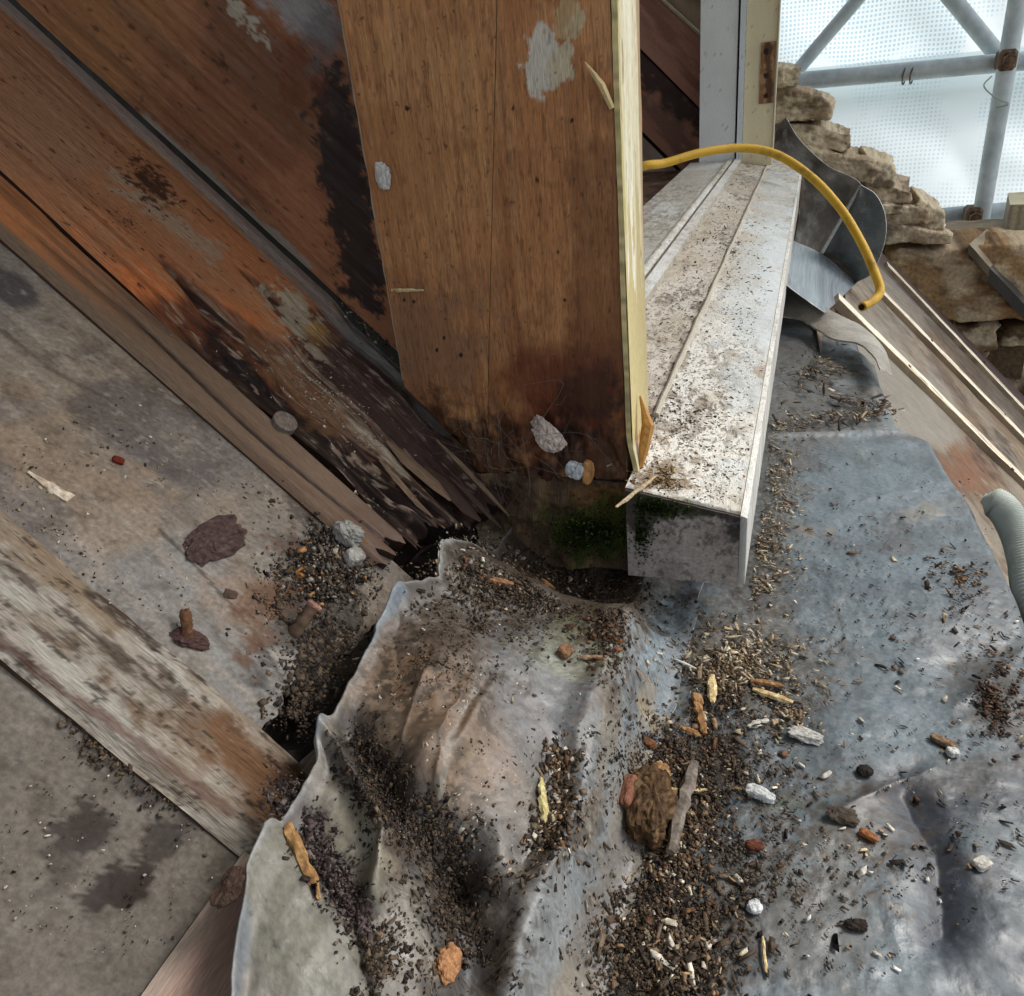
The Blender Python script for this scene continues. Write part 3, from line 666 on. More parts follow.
def paint_apron(p):
    p.mix((136, 154, 164), sstep(0.42, 0.62, p.n(14, seed=241, octv=6, gain=0.62)) * 0.8)
    p.mix((96, 102, 108), sstep(0.5, 0.66, p.n(22, seed=242, octv=6, gain=0.65)) * 0.75)
    p.mix((84, 94, 106), sstep(0.55, 0.7, p.n(10, 30, seed=243, octv=4)) * 0.5)
    p.mix((134, 128, 118), p.line([(780, 420), (760, 560), (720, 640), (780, 700)], 36, 0.7, 0.7, 30) * 0.6)
    p.mix((142, 134, 122), p.blob(730, 660, 90, 40, 0, 0.6, 0.7, 40) * 0.55)
    p.mix((132, 124, 110), p.blob(840, 830, 60, 40, -30, 0.6, 0.7, 40) * 0.6)
    p.mix((122, 116, 106), p.blob(800, 920, 90, 60, 0, 0.6, 0.7, 30) * 0.6)
    p.mix((58, 66, 82), p.line([(900, 795), (930, 830), (945, 900), (940, 940)], 24, 0.9, 0.7, 50) * 0.85)
    p.mix((62, 66, 78), p.line([(880, 790), (960, 795), (1000, 785)], 20, 0.6, 0.9, 40) * 0.6)
    p.mix((92, 84, 82), p.line([(838, 812), (895, 782)], 5, 0.6, 0.5, 60) * 0.6)
    p.mix((82, 72, 64), p.blob(960, 770, 50, 24, -10, 0.6, 0.8, 50) * 0.5)
    p.mix((98, 112, 82), p.blob(800, 803, 50, 9, 5, 0.6, 0.8, 60) * 0.6)
    p.mix((96, 88, 82), p.line([(835, 600), (845, 640), (835, 665)], 1.6, 0.5, 0.5) * 0.6)
    p.mix((66, 60, 54), p.blob(690, 770, 60, 36, 0, 0.5, 0.8, 50) * 0.8)
    p.mix((62, 54, 48), p.blob(680, 930, 70, 80, 0, 0.5, 0.7, 50) * 0.75)
    p.mix((70, 60, 52), p.blob(1000, 690, 36, 50, -25, 0.5, 0.7, 50) * 0.75)
    for (a, b, c, d, e) in ((690, 765, 90, 50, 1), (670, 940, 95, 90, 2), (740, 670, 95, 60, 3), (1005, 690, 45, 60, 4), (760, 560, 26, 110, 5), (820, 850, 130, 70, 6), (820, 380, 60, 40, 7)):
        p.mix((88, 74, 60), p.blob(a, b, c, d, 0, 0.9, 0.5, 60, e) * sstep(0.42, 0.58, p.n(260, seed=260 + e, octv=5, gain=0.7)) * 0.85)
    p.mix((156, 150, 136), p.blob(925, 510, 24, 6, -12, 0.3, 1.0, 90) * 0.75)
    p.mix((168, 150, 130), p.blob(807, 530, 9, 5, 10, 0.3, 0.8, 90) * 0.7)
    p.mix((160, 150, 140), p.blob(828, 532, 7, 4, 10, 0.3, 0.8, 90) * 0.7)
    p.mix((118, 104, 104), p.blob(900, 545, 26, 10, 0, 0.5, 0.8, 60) * 0.5)
    p.mix((172, 188, 196), p.blob(845, 381, 22, 6, -4, 0.25, 0.7, 60) * 0.9)
    p.mix((128, 120, 110), p.blob(820, 400, 60, 60, 0, 0.6, 0.6, 30) * 0.5)
    p.mix((164, 166, 164), p.line([(770, 437), (850, 430), (938, 429)], 2.6, 0.6, 0.6, 60) * 0.5)
    p.mix((56, 56, 58), p.spots(420, 0.79, 0.06, 246, 3) * 0.5)
    p.mix((160, 166, 168), p.spots(300, 0.74, 0.08, 247, 3) * 0.3)
    p.mul((0.8 + 0.4 * p.n(60, seed=248, octv=5, gain=0.65)) * 0.45)
paint_apron(p)
slab_obj('lead_flashing', P, (0, 0, -0.0024), M['lead'], p, bottom=False, side=(110, 116, 118), label='large blue grey lead apron scattered with grit below the sill', cat='lead flashing')
# far sheet
EF = np.array([on_z(a, b, -0.338)[:2] for a, b in [(935, 440), (904, 426), (893, 395), (882, 372), (876, 352), (862, 343)]]); EF = EF[np.argsort(EF[:, 1])]
u, v = lin_grid(0, 1, 150, 0, 1, 300)
y = 0.70 + (1.16 - 0.70) * v; xr = np.interp(y, EF[:, 1], EF[:, 0]); x = -0.05 + (xr + 0.05) * u
z = lead_z(x, y) - 0.0045 - 0.012 * sstep(0.85, 1, u) ** 2 + 0.004 * (fbm(x * 20, y * 12, 251) - 0.5)
P = np.stack([x, y, z], -1); p = Paint(P, np.stack([x, y], -1), (132, 130, 124)); paint_apron(p)
slab_obj('lead_flashing', P, (0, 0, -0.0024), M['lead'], p, bottom=False, side=(120, 124, 124), label='smaller far lead sheet with pale blue patch beside the sill', cat='lead flashing')

# ---- fill under the lead so that nothing hangs: rubble core of the wall head
u, v = lin_grid(-0.36, 0.28, 130, 0.02, 1.2, 240)
z = np.where(u < -0.10, -0.315, -0.362 - 0.05 * sstep(0.02, 0.26, u)) + 0.016 * (fbm(u * 60, v * 60, 261, 4) - 0.5)
z = np.minimum(z, np.where(u < -0.19, -C0 - u - 0.045 + 0 * u, z)); z = np.where(u > 0.0, np.minimum(z, -0.281 - u - 0.05), z)
P = np.stack([u, v, z], -1); p = Paint(P, np.stack([u, v], -1), (46, 40, 35)); p.mix((78, 70, 62), sstep(0.5, 0.7, p.n(60)) * 0.8)
slab_obj('wall_head', P, (0, 0, -0.25), M['stone'], p, side=(60, 54, 48), label='dark rubble wall head showing in the gap beside the lead lip', cat='wall')

# ================================================================== SILL
sill = empty('window_sill', (-0.06, 1.2, -0.29), 'long white painted timber window sill with flaking dirty paint and cut near end', 'window sill')
def sill_z(x): return -0.2454 - 0.198 * x
def dirt_sill(p, seed, dirty=1.0):
    p.mix((192, 180, 160), sstep(0.36, 0.60, p.n(18, 8, seed=seed, octv=5)) * 0.85 * dirty)
    big = 0.35 + 0.9 * sstep(0.35, 0.65, p.n(14, 6, seed=seed + 6, octv=4))
    p.mix((136, 120, 102), sstep(0.48, 0.66, p.n(120, 50, seed=seed + 1, octv=5, gain=0.6)) * 0.7 * dirty * big)
    p.mix((96, 82, 68), sstep(0.56, 0.70, p.n(330, 190, seed=seed + 2, octv=4, gain=0.6)) * 0.7 * dirty * big)
    p.mix((62, 54, 46), sstep(0.68, 0.74, p.n(420, 260, seed=seed + 3, octv=3)) * 0.75 * dirty * big)
    p.mix((206, 200, 184), sstep(0.66, 0.72, p.n(380, 200, seed=seed + 4, octv=3)) * 0.5)
def strip(name, x0, x1, y0, y1, zf, nx, ny, base, seed, dirty, thick=0.03, side=(170, 164, 150), extra=None, pw=1.6):
    u, v = lin_grid(0, 1, nx, 0, 1, ny); y = y0 + (y1 - y0) * v ** pw; x = x0 + (x1 - x0) * u + 0 * y
    z = zf(x) + 0.0007 * (fbm(x * 200, y * 120, seed + 9, 3) - 0.5)
    P = np.stack([x, y, z], -1); p = Paint(P, np.stack([x, y], -1), base); dirt_sill(p, seed, dirty)
    if extra: extra(p)
    return slab_obj(name, P, (0, 0, -thick), M['paintwhite'], p, side=side, parent=sill)
def ex_outer(p):
    p.mix((196, 204, 206), p.blob(760, 300, 26, 120, 8, 0.6, 0.8, 25) * 0.55)
    p.mix((214, 222, 226), p.blob(775, 270, 16, 60, 8, 0.6, 0.9, 40) * 0.6)
    p.mix((140, 118, 92), p.blob(660, 480, 26, 12, 0, 0.5, 0.8, 60) * 0.7)
    p.mix((104, 92, 50), p.blob(650, 500, 34, 8, 8, 0.5, 0.8, 80) * 0.7)
    p.mix((40, 36, 32), p.line([(640, 502), (690, 506), (746, 519)], 4, 0.6, 0.9, 90) * 0.75)
    p.mix((78, 40, 28), p.blob(661, 481, 8, 4, 0, 0.5, 0.8, 120) * 0.8)
    p.mix((150, 120, 84), p.blob(765, 372, 9, 8, 0, 0.5, 0.8, 60) * 0.6)
strip('outer_board', -0.0945, -0.0265, 0.4235, 2.30, sill_z, 110, 900, (226, 224, 216), 301, 0.85, thick=0.046, side=(118, 106, 98), extra=ex_outer)
strip('mid_board', -0.150, -0.0962, 0.529, 1.966, lambda x: sill_z(x) - 0.0012, 80, 700, (214, 206, 194), 311, 1.0, thick=0.03)
strip('glazing_strip', -0.163, -0.1502, 0.529, 1.966, lambda x: sill_z(x) + 0.0055, 16, 300, (232, 232, 228), 321, 0.4, thick=0.03)
strip('inner_bead', -0.180, -0.1688, 0.529, 1.966, lambda x: sill_z(x) + 0.0035 - 60 * (x + 0.1744) ** 2, 16, 400, (226, 224, 216), 331, 0.6, thick=0.02)
strip('inner_board', -0.262, -0.1806, 0.529, 1.966, lambda x: -0.2105 + 0 * x, 90, 500, (222, 222, 216), 341, 0.6, thick=0.02)
V, F = box_vf(-0.1686, -0.1633, 0.529, 1.966, -0.245, -0.2195); mesh('groove', V, F, M['dark'], sill)
# front nosing: the narrow painted face above the lead, and its arris
strip('front_nosing', -0.0262, -0.0222, 0.4232, 2.302, lambda x: sill_z(x) - 0.0006 - 30 * (x + 0.0262) ** 2, 6, 500, (228, 228, 222), 351, 0.35, thick=0.0462, side=(188, 186, 180))
# wavy bead of old putty along the ridge
ys = np.linspace(0.535, 1.96, 260); pts = np.stack([-0.0955 + 0.0012 * (fbm(ys * 30, ys * 0, 361) - 0.5) * 2, ys, sill_z(-0.0955 + 0 * ys) + 0.0004], -1)
V, F = tube_vf(pts, 0.0018 + 0.0014 * fbm(ys * 60, ys * 0, 362), 7); mesh('putty_line', V, F, M['paintwhite'], sill, col=(186, 178, 162))
# cut end: grey brown, mould black along the top, green to the left
u, v = lin_grid(-0.0942, -0.0264, 120, 0, 1, 90); zb = -0.2897 + 0 * u; z = zb + (sill_z(u) - 0.0008 - zb) * v
P = np.stack([u, 0.4226 - 0.0012 * fbm(u * 150, z * 150, 371, 4), z], -1); p = Paint(P, np.stack([u, z], -1), (158, 150, 144))
p.mix((132, 124, 118), sstep(0.45, 0.65, p.n(60, seed=372)) * 0.7)
p.mix((34, 32, 32), p.line([(690, 506), (720, 512), (742, 522)], 11, 0.6, 0.8, 90) * 0.95)
p.mix((36, 33, 32), p.blob(738, 535, 10, 14, 0, 0.6, 0.8, 90) * 0.9)
p.mix((48, 44, 36), p.blob(650, 515, 34, 20, 0, 0.6, 0.8, 60) * 0.9)
p.mix((52, 58, 30), p.blob(660, 505, 34, 10, 5, 0.6, 0.9, 80) * 0.7)
p.mix((84, 74, 70), sstep(0.58, 0.68, p.n(260, seed=374, octv=6, gain=0.7)) * 0.7)
slab_obj('cut_end', P, (0, 0.0009, 0), M['deck'], p, side=(90, 80, 74), parent=sill)
# black under-board of the interior
V, F = box_vf(-0.62, -0.264, 0.529, 2.05, -0.27, -0.235)
u, v = lin_grid(-1.15, -0.264, 120, 0.529, 2.06, 160); P = np.stack([u, v, -0.236 + 0.003 * fbm(u * 30, v * 30, 381)], -1); p = Paint(P, np.stack([v, u], -1), (104, 82, 64)); p.mix((64, 48, 38), sstep(0.45, 0.65, p.n(20, 60)) * 0.8); p.mix((140, 128, 110), p.spots(60, 0.68, 0.05, 3, 3) * 0.7)
slab_obj('inner_shelf', P, (0, 0, -0.02), M['wood'], p, label='dirty brown shelf inside the window behind the sill', cat='shelf')

u, v = lin_grid(0.50, 2.09, 60, -0.26, 1.4, 60); P = np.stack([-1.152 + 0.004 * fbm(u * 9, v * 9, 385), u, v], -1); p = Paint(P, np.stack([v, u], -1), (128, 112, 96)); p.mix((96, 80, 66), sstep(0.45, 0.62, p.n(8, octv=6, gain=0.65)) * 0.8)
slab_obj('attic_partition', P, (-0.02, 0, 0), M['wood'], p, label='dim brown partition deep inside the window opening', cat='wall')

# ---- rotten stump under the post
u, v = lin_grid(-0.205, -0.0955, 120, 0, 1, 70); zt = -0.2345 + 0 * u; zb = -0.292 + 0 * u; z = zt + (zb - zt) * v
Y = 0.4475 + 0.008 * (fbm(u * 60, z * 80, 391, 5) - 0.5) * 2 - 0.020 * v ** 1.5 + 0.008 * sstep(0.6, 0.75, fbm(u * 30, z * 60, 392))
P = np.stack([u, Y, z], -1); p = Paint(P, np.stack([z, u], -1), (84, 68, 54))
p.mix((122, 98, 72), sstep(0.5, 0.7, p.n(40, 90, seed=393)) * 0.7); p.mix((136, 98, 58), p.blob(600, 500, 30, 16, 0, 0.6, 0.8, 60) * 0.7)
p.mix((60, 74, 26), p.blob(595, 530, 50, 30, 0, 0.5, 0.7, 60) * 0.8); p.mix((150, 144, 116), p.blob(490, 540, 20, 10, 30, 0.4, 0.7, 60) * 0.6)
slab_obj('post_stump', P, (0, 0.06, 0), M['rotwood'], p, side=(40, 30, 24), label='rotten dark stump with green moss below the brown post', cat='stump')

# ================================================================== FAR JAMB AND CHEEK
YJ = 1.968
jamb = empty('window_jamb', (-0.16, YJ + 0.04, -0.23), 'white and cream painted window jamb at the far end of the sill', 'window jamb')
def jamb_strip(name, x0, x1, y0, base, seed, dots=True, yd=0.08):
    xx, zz = lin_grid(x0, x1, 24, -0.226, 0.75, 200); P = np.stack([xx, y0 + 0.0015 * (fbm(xx * 30, zz * 12, seed) - 0.5), zz], -1)
    p = Paint(P, np.stack([zz, xx], -1), base); p.mul(0.93 + 0.14 * p.n(25, seed=seed + 1)); p.mix((120, 112, 100), p.spots(160, 0.82, 0.03, seed) * 0.5)
    p.mix((150, 140, 120), sstep(-0.17, -0.226, zz.ravel()) * 0.4 * p.n(60))
    return slab_obj(name, P, (0, yd, 0), M['paintwhite'], p, side=tuple(int(c * 0.9) for c in base), parent=jamb)
jamb_strip('white_board', -0.243, -0.1665, YJ, (236, 238, 236), 401)
jamb_strip('stop_bead', -0.1618, -0.1505, YJ - 0.006, (226, 232, 236), 411)
o = jamb_strip('cream_board', -0.150, -0.087, YJ + 0.002, (234, 220, 182), 421)
V, F = box_vf(-0.1664, -0.1619, YJ + 0.01, YJ + 0.06, -0.226, 0.75); mesh('groove', V, F, M['dark'], jamb)
# hinge mortise: a raw wood recess with old screw holes
xx, zz = lin_grid(-0.1185, -0.0892, 20, 0, 1, 60); a = on_y(758, 43, YJ)[2]; b = on_y(758, 104, YJ)[2]
zz = b + (a - b) * zz; P = np.stack([xx, YJ - 0.0012 + 0 * xx, zz], -1); p = Paint(P, np.stack([zz, xx], -1), (176, 138, 100))
p.mix((132, 88, 56), sstep(0.45, 0.65, p.n(60, seed=431)) * 0.8); p.mix((70, 40, 28), p.line([(768, 45), (769, 102)], 3, 0.5, 0.8, 60) * 0.8)
for q in (52, 75, 96): p.mix((40, 26, 20), p.blob(766, q, 2.4, 3, 0, 0.3, 0.3, 100))
slab_obj('hinge_recess', P, (0, 0.0016, 0), M['wood'], p, side=(120, 84, 56), parent=jamb)
V, F = tube_vf([(-0.086, YJ - 0.002, z) for z in np.linspace(-0.21, 0.7, 40)], 0.0022, 6); mesh('edge_bead', V, F, M['paintwhite'], jamb, col=(196, 186, 164))

far = [((600, -60), (702, 37), 2.075, (120, 110, 96)), ]
def far_board(label, top, bot, yb, base, dark, seed):
    """board on the far cheek between two sloping pixel lines, continued to both sides"""
    (ax, ay), (bx, by) = top; (cx, cy), (dx, dy) = bot
    A = on_y(ax, ay, yb); B = on_y(cx, cy, yb)
    t0 = A[2] + A[0]; b0 = B[2] + B[0]           # z + x is constant along the slope
    s, w = lin_grid(-1.15, -0.20, 220, 0, 1, 60); k = b0 + (t0 - b0) * w
    P = np.stack([s, yb + 0.002 * (fbm(s * 40, k * 90, seed) - 0.5), k - s], -1)
    p = Paint(P, np.stack([(s * 2 - k) / S2, k / S2], -1), base)
    p.mix(dark, sstep(0.42, 0.62, p.n(8, 40, seed=seed + 1)) * 0.8); p.mix((150, 128, 110), p.spots(50, 0.70, 0.05, seed + 2, 3) * 0.4)
    p.mix((50, 36, 34), p.line([(640, 60), (668, 90), (702, 120)], 13, 0.5, 0.7, 30) * (0.9 if seed == 450 else 0.0))  # wide dark band on the middle board alone
    slab_obj('far_cheek_board', P, (0, 0.02, 0), M['wood'], p, side=(50, 38, 32), label=label, cat='board')
far_board('upper reddish brown cheek board seen through the window opening', ((665, -8), 0), ((636, 47), 0), 2.060, (120, 82, 62), (92, 58, 44), 441) if False else None
def FB(label, ta, tb, yb, base, dark, seed): far_board(label, (ta, (0, 0)), (tb, (0, 0)), yb, base, dark, seed)
FB('stony brown topmost far cheek board beside the white jamb', (760, -330), (668, 6), 2.075, (176, 156, 130), (128, 108, 88), 442)
FB('upper reddish brown far cheek board seen through the window opening', (666, 4), (636, 44), 2.060, (176, 128, 108), (136, 94, 80), 446)
FB('middle far cheek board with a black band', (637, 48), (637, 126), 2.066, (156, 110, 90), (112, 80, 70), 450)
FB('lowest grey brown far cheek board near the yellow cable', (637, 131), (560, 420), 2.060, (160, 140, 124), (122, 104, 92), 454)
u, v = lin_grid(-1.2, -0.20, 10, -0.30, 1.3, 10); P = np.stack([u, 2.092 + 0 * u, v], -1); p = Paint(P, P[..., :2], (30, 24, 22))  # dark sheet added to fill the gaps of the far boards with shade
slab_obj('dark_backing', P, (0, 0.01, 0), M['wood'], p, label='dark sheet added behind the far cheek boards to shade their gaps', cat='board')
V, F = tube_vf([on_y(640, -26, 2.05), on_y(665, 2, 2.05), on_y(702, 36, 2.05)], 0.004, 6); mesh('edge_strip', V, F, M['wood'], None, col=(190, 180, 160), label='thin pale strip along the topmost far cheek board', cat='trim')

# ================================================================== FAR ROOF WITH PALE BATTENS
CF = 0.281
u, v = lin_grid(0, 1, 320, 0.0, 2.09, 600)
x0 = np.interp(v, [0.6, 1.02, 1.16, 1.25, 1.5, 1.7, 2.1], [0.10, 0.075, 0.062, 0.06, 0.06, 0.0, -0.03]); x = x0 + (0.95 - x0) * u
P = roof_pts(x, v, CF, 0.004 * (fbm(x * 12, v * 12, 501) - 0.5)); p = Paint(P, np.stack([x * S2, v], -1), (126, 116, 102))
p.mix((112, 90, 66), sstep(0.42, 0.62, p.n(9, seed=502, octv=6, gain=0.6)) * 0.85); p.mix((82, 64, 50), sstep(0.5, 0.66, p.n(16, seed=503, octv=6, gain=0.65)) * 0.75); p.mix((150, 136, 116), sstep(0.56, 0.68, p.n(22, seed=505, octv=6, gain=0.65)) * 0.6)
p.mix((136, 130, 120), p.line([(790, 300), (850, 340), (900, 390), (930, 420)], 32, 0.6, 0.5, 20) * 0.85)
p.mix((128, 122, 114), p.line([(895, 280), (930, 318)], 16, 0.6, 0.7, 20) * 0.6); p.mix((62, 50, 42), p.line([(940, 330), (1024, 420)], 12, 0.7, 0.8, 20) * 0.6)
p.mix((112, 72, 44), p.blob(968, 465, 26, 26, 40, 0.5, 0.7, 30) * 0.85); p.mix((52, 44, 38), p.blob(990, 450, 24, 14, 45, 0.5, 0.8, 30) * 0.7)
p.mix((74, 56, 56), sstep(1.83, 1.86, v.ravel()) * 0.85); p.mul((0.7 + 0.5 * p.n(40, seed=506, octv=6, gain=0.7)) * 0.88)
slab_obj('far_roof', P, -NR * 0.02, M['deck'], p, side=(110, 92, 74), label='brown stained roof slope with pale battens beyond the lead', cat='roof')
def batten(label, a, b, w, seed):
    A = on_roof(*a, CF - 0.012); B = on_roof(*b, CF - 0.012); yc = (A[1] + B[1]) / 2; x0 = A[0]; x1 = 0.9
    s, w_ = lin_grid(x0, x1, 260, -w / 2, w / 2, 14); Y = yc + (B[1] - A[1]) * (s - A[0]) / (B[0] - A[0]) * 0.5 + w_ + 0.0025 * (fbm(s * 12, s * 0, seed) - 0.5)
    P = roof_pts(s, Y, CF - 0.012, 0.0016 * (fbm(s * 50, w_ * 90, seed + 1) - 0.5)); p = Paint(P, np.stack([s * S2, Y], -1), (222, 212, 192))
    p.mix((180, 162, 136), sstep(0.5, 0.65, p.n(14, 160, seed=seed + 2)) * 0.8); p.mix((112, 92, 72), sstep(0.64, 0.7, p.n(30, 120, seed=seed + 3)) * 0.8)
    o = slab_obj('pale_batten', P, -NR * 0.0125, M['wood'], p, side=(150, 132, 108), label=label, cat='batten', group='battens on the far roof slope')
    for f in (0.12, 0.3, 0.5):                       # nail holes as small dark sunk heads
        c = roof_pts(np.array(x0 + (x1 - x0) * f), np.array(yc), CF - 0.0122); V, F = tube_vf([c - NR * 0.002, c + NR * 0.0012], 0.0028, 8); mesh('nail_head', V, F, M['rust'], o)
batten('pale batten nearest the lead on the far roof slope', (839, 299), (1024, 478), 0.034, 511)
batten('middle of three pale battens on the far roof slope', (881, 287), (1024, 436), 0.040, 521)
batten('farthest pale batten on the far roof slope beside the stone wall', (885, 255), (1024, 408), 0.044, 531)

# ---- curled lead edge at the end of the far sheet
A = [(776, 318), (800, 322), (830, 340), (856, 346), (872, 358), (880, 372)]; B = [(770, 280), (800, 293), (836, 313), (862, 326), (884, 348), (892, 374)]
a = np.array([on_z(*q, -0.318) for q in A]); b = np.array([on_y(q[0], q[1], aa[1] + 0.07) for q, aa in zip(B, a)])
a[:, 2] += 0.004; sa, sb = spline(a, 80), spline(b, 80); f = np.linspace(0, 1, 24)
P = sa[:, None] * (1 - f)[None, :, None] + sb[:, None] * f[None, :, None]; P[..., 2] += 0.002 * np.sin(f * math.pi)[None, :] + 0.003 * (fbm(P[..., 0] * 40, P[..., 1] * 40, 541) - 0.5)
p = Paint(P, P[..., :2], (158, 152, 142)); p.mix((124, 116, 106), sstep(0.45, 0.65, p.n(30)) * 0.6)
slab_obj('curled_lead', P, (0, 0.001, -0.0025), M['lead'], p, bottom=False, side=(190, 186, 178), label='pale curled lead edge lifting at the end of the far sheet', cat='lead flashing')

# ---- bent sheet metal: upright wing, half round plate, flat lower tongue
bent = empty('bent_flashing', on_y(840, 300, 1.45), 'bent grey sheet metal with a dark half round plate under the cable', 'flashing')
def sheet(name, rows, base, dark, seed, th=0.002):
    n = 46; R = np.array([spline(np.array([on_y(a, b, c) for a, b, c in r]), n) for r in rows])
    P = np.array([spline(R[:, k], 46) for k in range(n)]); P[..., 1] += 0.012 * (fbm(P[..., 0] * 22, P[..., 2] * 22, seed) - 0.5)
    p = Paint(P, P[..., [0, 2]], base); p.mix(dark, sstep(0.40, 0.62, p.n(22, seed=seed + 1, octv=6, gain=0.65)) * 0.85); p.mix((58, 50, 44), sstep(0.54, 0.66, p.n(40, seed=seed + 3, octv=5, gain=0.65)) * 0.6); p.mix((168, 168, 164), p.spots(90, 0.66, 0.06, seed + 2, 4) * 0.5)
    return slab_obj(name, P, (0.0005, th, 0), M['lead'], p, bottom=False, side=(176, 178, 176), parent=bent)
sheet('wing', [[(776, 127, 1.80), (781, 122, 1.79), (786, 117, 1.78)], [(777, 153, 1.76), (789, 146, 1.75), (800, 140, 1.74)], [(803, 177, 1.69), (816, 171, 1.68), (828, 166, 1.66)],
               [(801, 204, 1.60), (832, 193, 1.54), (861, 185, 1.47)], [(797, 228, 1.54), (821, 221, 1.50), (845, 216, 1.46)], [(793, 246, 1.46), (808, 250, 1.43), (822, 254, 1.40)]], (152, 150, 146), (104, 98, 92), 551)
def resample(pts, n, y):
    pts = np.asarray(pts, float); d = np.concatenate([[0], np.cumsum(np.hypot(*np.diff(pts, axis=0).T))]); t = np.linspace(0, d[-1], n)
    return np.array([on_y(a, b, y) for a, b in zip(np.interp(t, d, pts[:, 0]), np.interp(t, d, pts[:, 1]))])
arc = spline([(861, 185, 0), (875, 194, 0), (884, 211, 0), (886, 232, 0), (881, 254, 0), (871, 274, 0), (855, 283, 0)], 50)[:, :2]
I = resample([(861, 185), (841, 219), (821, 253), (838, 268), (855, 283)], 50, 1.40); E = resample(arc, 50, 1.36); f = np.linspace(0, 1, 24)[None, :, None]
P = I[:, None] * (1 - f) + E[:, None] * f; P[..., 1] -= 0.012 * np.sin(f[..., 0] * math.pi); P[..., 1] += 0.004 * (fbm(P[..., 0] * 40, P[..., 2] * 40, 557) - 0.5)
p = Paint(P, P[..., [0, 2]], (86, 92, 92)); p.mix((60, 64, 66), sstep(0.42, 0.62, p.n(24, octv=6, gain=0.65)) * 0.8); p.mix((120, 122, 120), p.spots(90, 0.68, 0.05, 6, 4) * 0.4)
slab_obj('half_round_plate', P, (0.0008, 0.0025, 0), M['lead'], p, bottom=False, side=(168, 170, 168), parent=bent)
sheet('tongue', [[(780, 236, 1.40), (821, 254, 1.385), (856, 284, 1.37)], [(780, 262, 1.26), (813, 276, 1.24), (840, 299, 1.23)], [(782, 282, 1.10), (804, 298, 1.08), (825, 313, 1.06)]], (134, 146, 152), (108, 118, 124), 561)
V, F = tube_vf([on_y(861, 186, 1.395), on_y(841, 220, 1.39), on_y(822, 253, 1.38)], 0.0028, 6); mesh('fold_rib', V, F, M['lead'], bent, col=(176, 178, 176))

# ================================================================== STONE GABLE
gable = empty('stone_gable', on_y(900, 330, 2.25), 'rubble stone gable with stepped broken edge below the plastic sheeting', 'stone wall')
def stone(px0, py0, px1, py1, yb, depth, base, seed, parent=gable, sl=0.0):
    A = on_y(px0, py1, yb); B = on_y(px1, py0, yb); n = 20
    V = []; 
    g = np.linspace(-1, 1, n); faces = []
    idx = {}
    def vid(p):
        k = tuple(np.round(p, 4))
        if k not in idx: idx[k] = len(V); V.append(p)
        return idx[k]
    for ax in range(3):
        for sgn in (-1, 1):
            for i in range(n - 1):
                for j in range(n - 1):
                    q = []
                    for (ii, jj) in ((i, j), (i + 1, j), (i + 1, j + 1), (i, j + 1)):
                        v = np.zeros(3); v[ax] = sgn; v[(ax + 1) % 3] = g[ii]; v[(ax + 2) % 3] = g[jj]; q.append(vid(v))
                    faces.append(q if sgn > 0 else q[::-1])
    V = np.array(V); r = (np.abs(V) ** 14).sum(1) ** (1 / 14.0); V = V / r[:, None] 
    S = np.array([(B[0] - A[0]) / 2, depth / 2, (B[2] - A[2]) / 2]); C = np.array([(A[0] + B[0]) / 2, yb + depth / 2, (A[2] + B[2]) / 2])
    Wd = V * S + C
    Wd[:, 2] -= sl * (Wd[:, 0] - C[0]) * sstep(-0.2, 1, V[:, 2])
    d = 0.034 * (fbm(Wd[:, 0] * 14 + seed, Wd[:, 2] * 22 + Wd[:, 1] * 9, seed, 4) - 0.5) + 0.020 * (fbm(Wd[:, 0] * 50, Wd[:, 2] * 50 + Wd[:, 1] * 40, seed + 1, 4, 0.65) - 0.5)
    nn = V / np.linalg.norm(V, axis=1)[:, None]; Wd = Wd + nn * d[:, None] * min(1.0, S[2] / 0.03)
    p = Paint(Wd, Wd[:, [0, 2]], base); p.mix((128, 104, 78), sstep(0.45, 0.65, p.n(20, seed=seed + 2, octv=6, gain=0.65)) * 0.7); p.mix((212, 196, 168), sstep(0.5, 0.66, p.n(24, seed=seed + 3)) * 0.6); p.mix((66, 54, 44), p.spots(40, 0.64, 0.05, seed + 4, 3) * 0.6)
    mesh('stone', Wd, np.array(faces), M['stone'], parent, p.col, p.g, smooth=False)
ST = [(764, 64, 799, 88, 0.2), (764, 86, 834, 126, 0.55), (772, 122, 854, 156, 0.3), (800, 150, 876, 186, 0.4), (862, 160, 896, 190, 0.6), (860, 182, 915, 208, 0.45),
      (868, 204, 905, 216, 0.1), (872, 203, 932, 232, 0.2), (914, 205, 948, 232, 0.8), (880, 227, 953, 246, 0.35)]
BC = [(204, 188, 160), (190, 172, 146), (212, 196, 168), (182, 164, 138)]
for k, (a, b, c, d, s) in enumerate(ST): stone(a, b, c, d, 2.12 + 0.012 * (k % 3), 0.22, BC[k % 4], 600 + 7 * k, sl=s * 0.8)
stone(880, 243, 1100, 323, 2.13, 0.25, (160, 128, 92), 701); stone(950, 325, 1003, 352, 2.14, 0.25, (104, 84, 62), 711); stone(1003, 326, 1060, 346, 2.16, 0.25, (92, 74, 54), 715)
stone(930, 352, 990, 384, 2.15, 0.25, (92, 74, 56), 721); stone(985, 388, 1060, 430, 2.15, 0.25, (88, 72, 56), 725)
# core of the gable behind the facing stones: stepped slices along the slope
for k in range(9):
    x0 = -0.5 + k * 0.115; xt = x0 + 0.06
    V, F = box_vf(x0, x0 + 0.1148, 2.22, 2.42, -2.2, min(-0.07, -0.17 - xt) - 0.05); mesh('core', V, F, M['stone'], gable, col=(96, 80, 62))
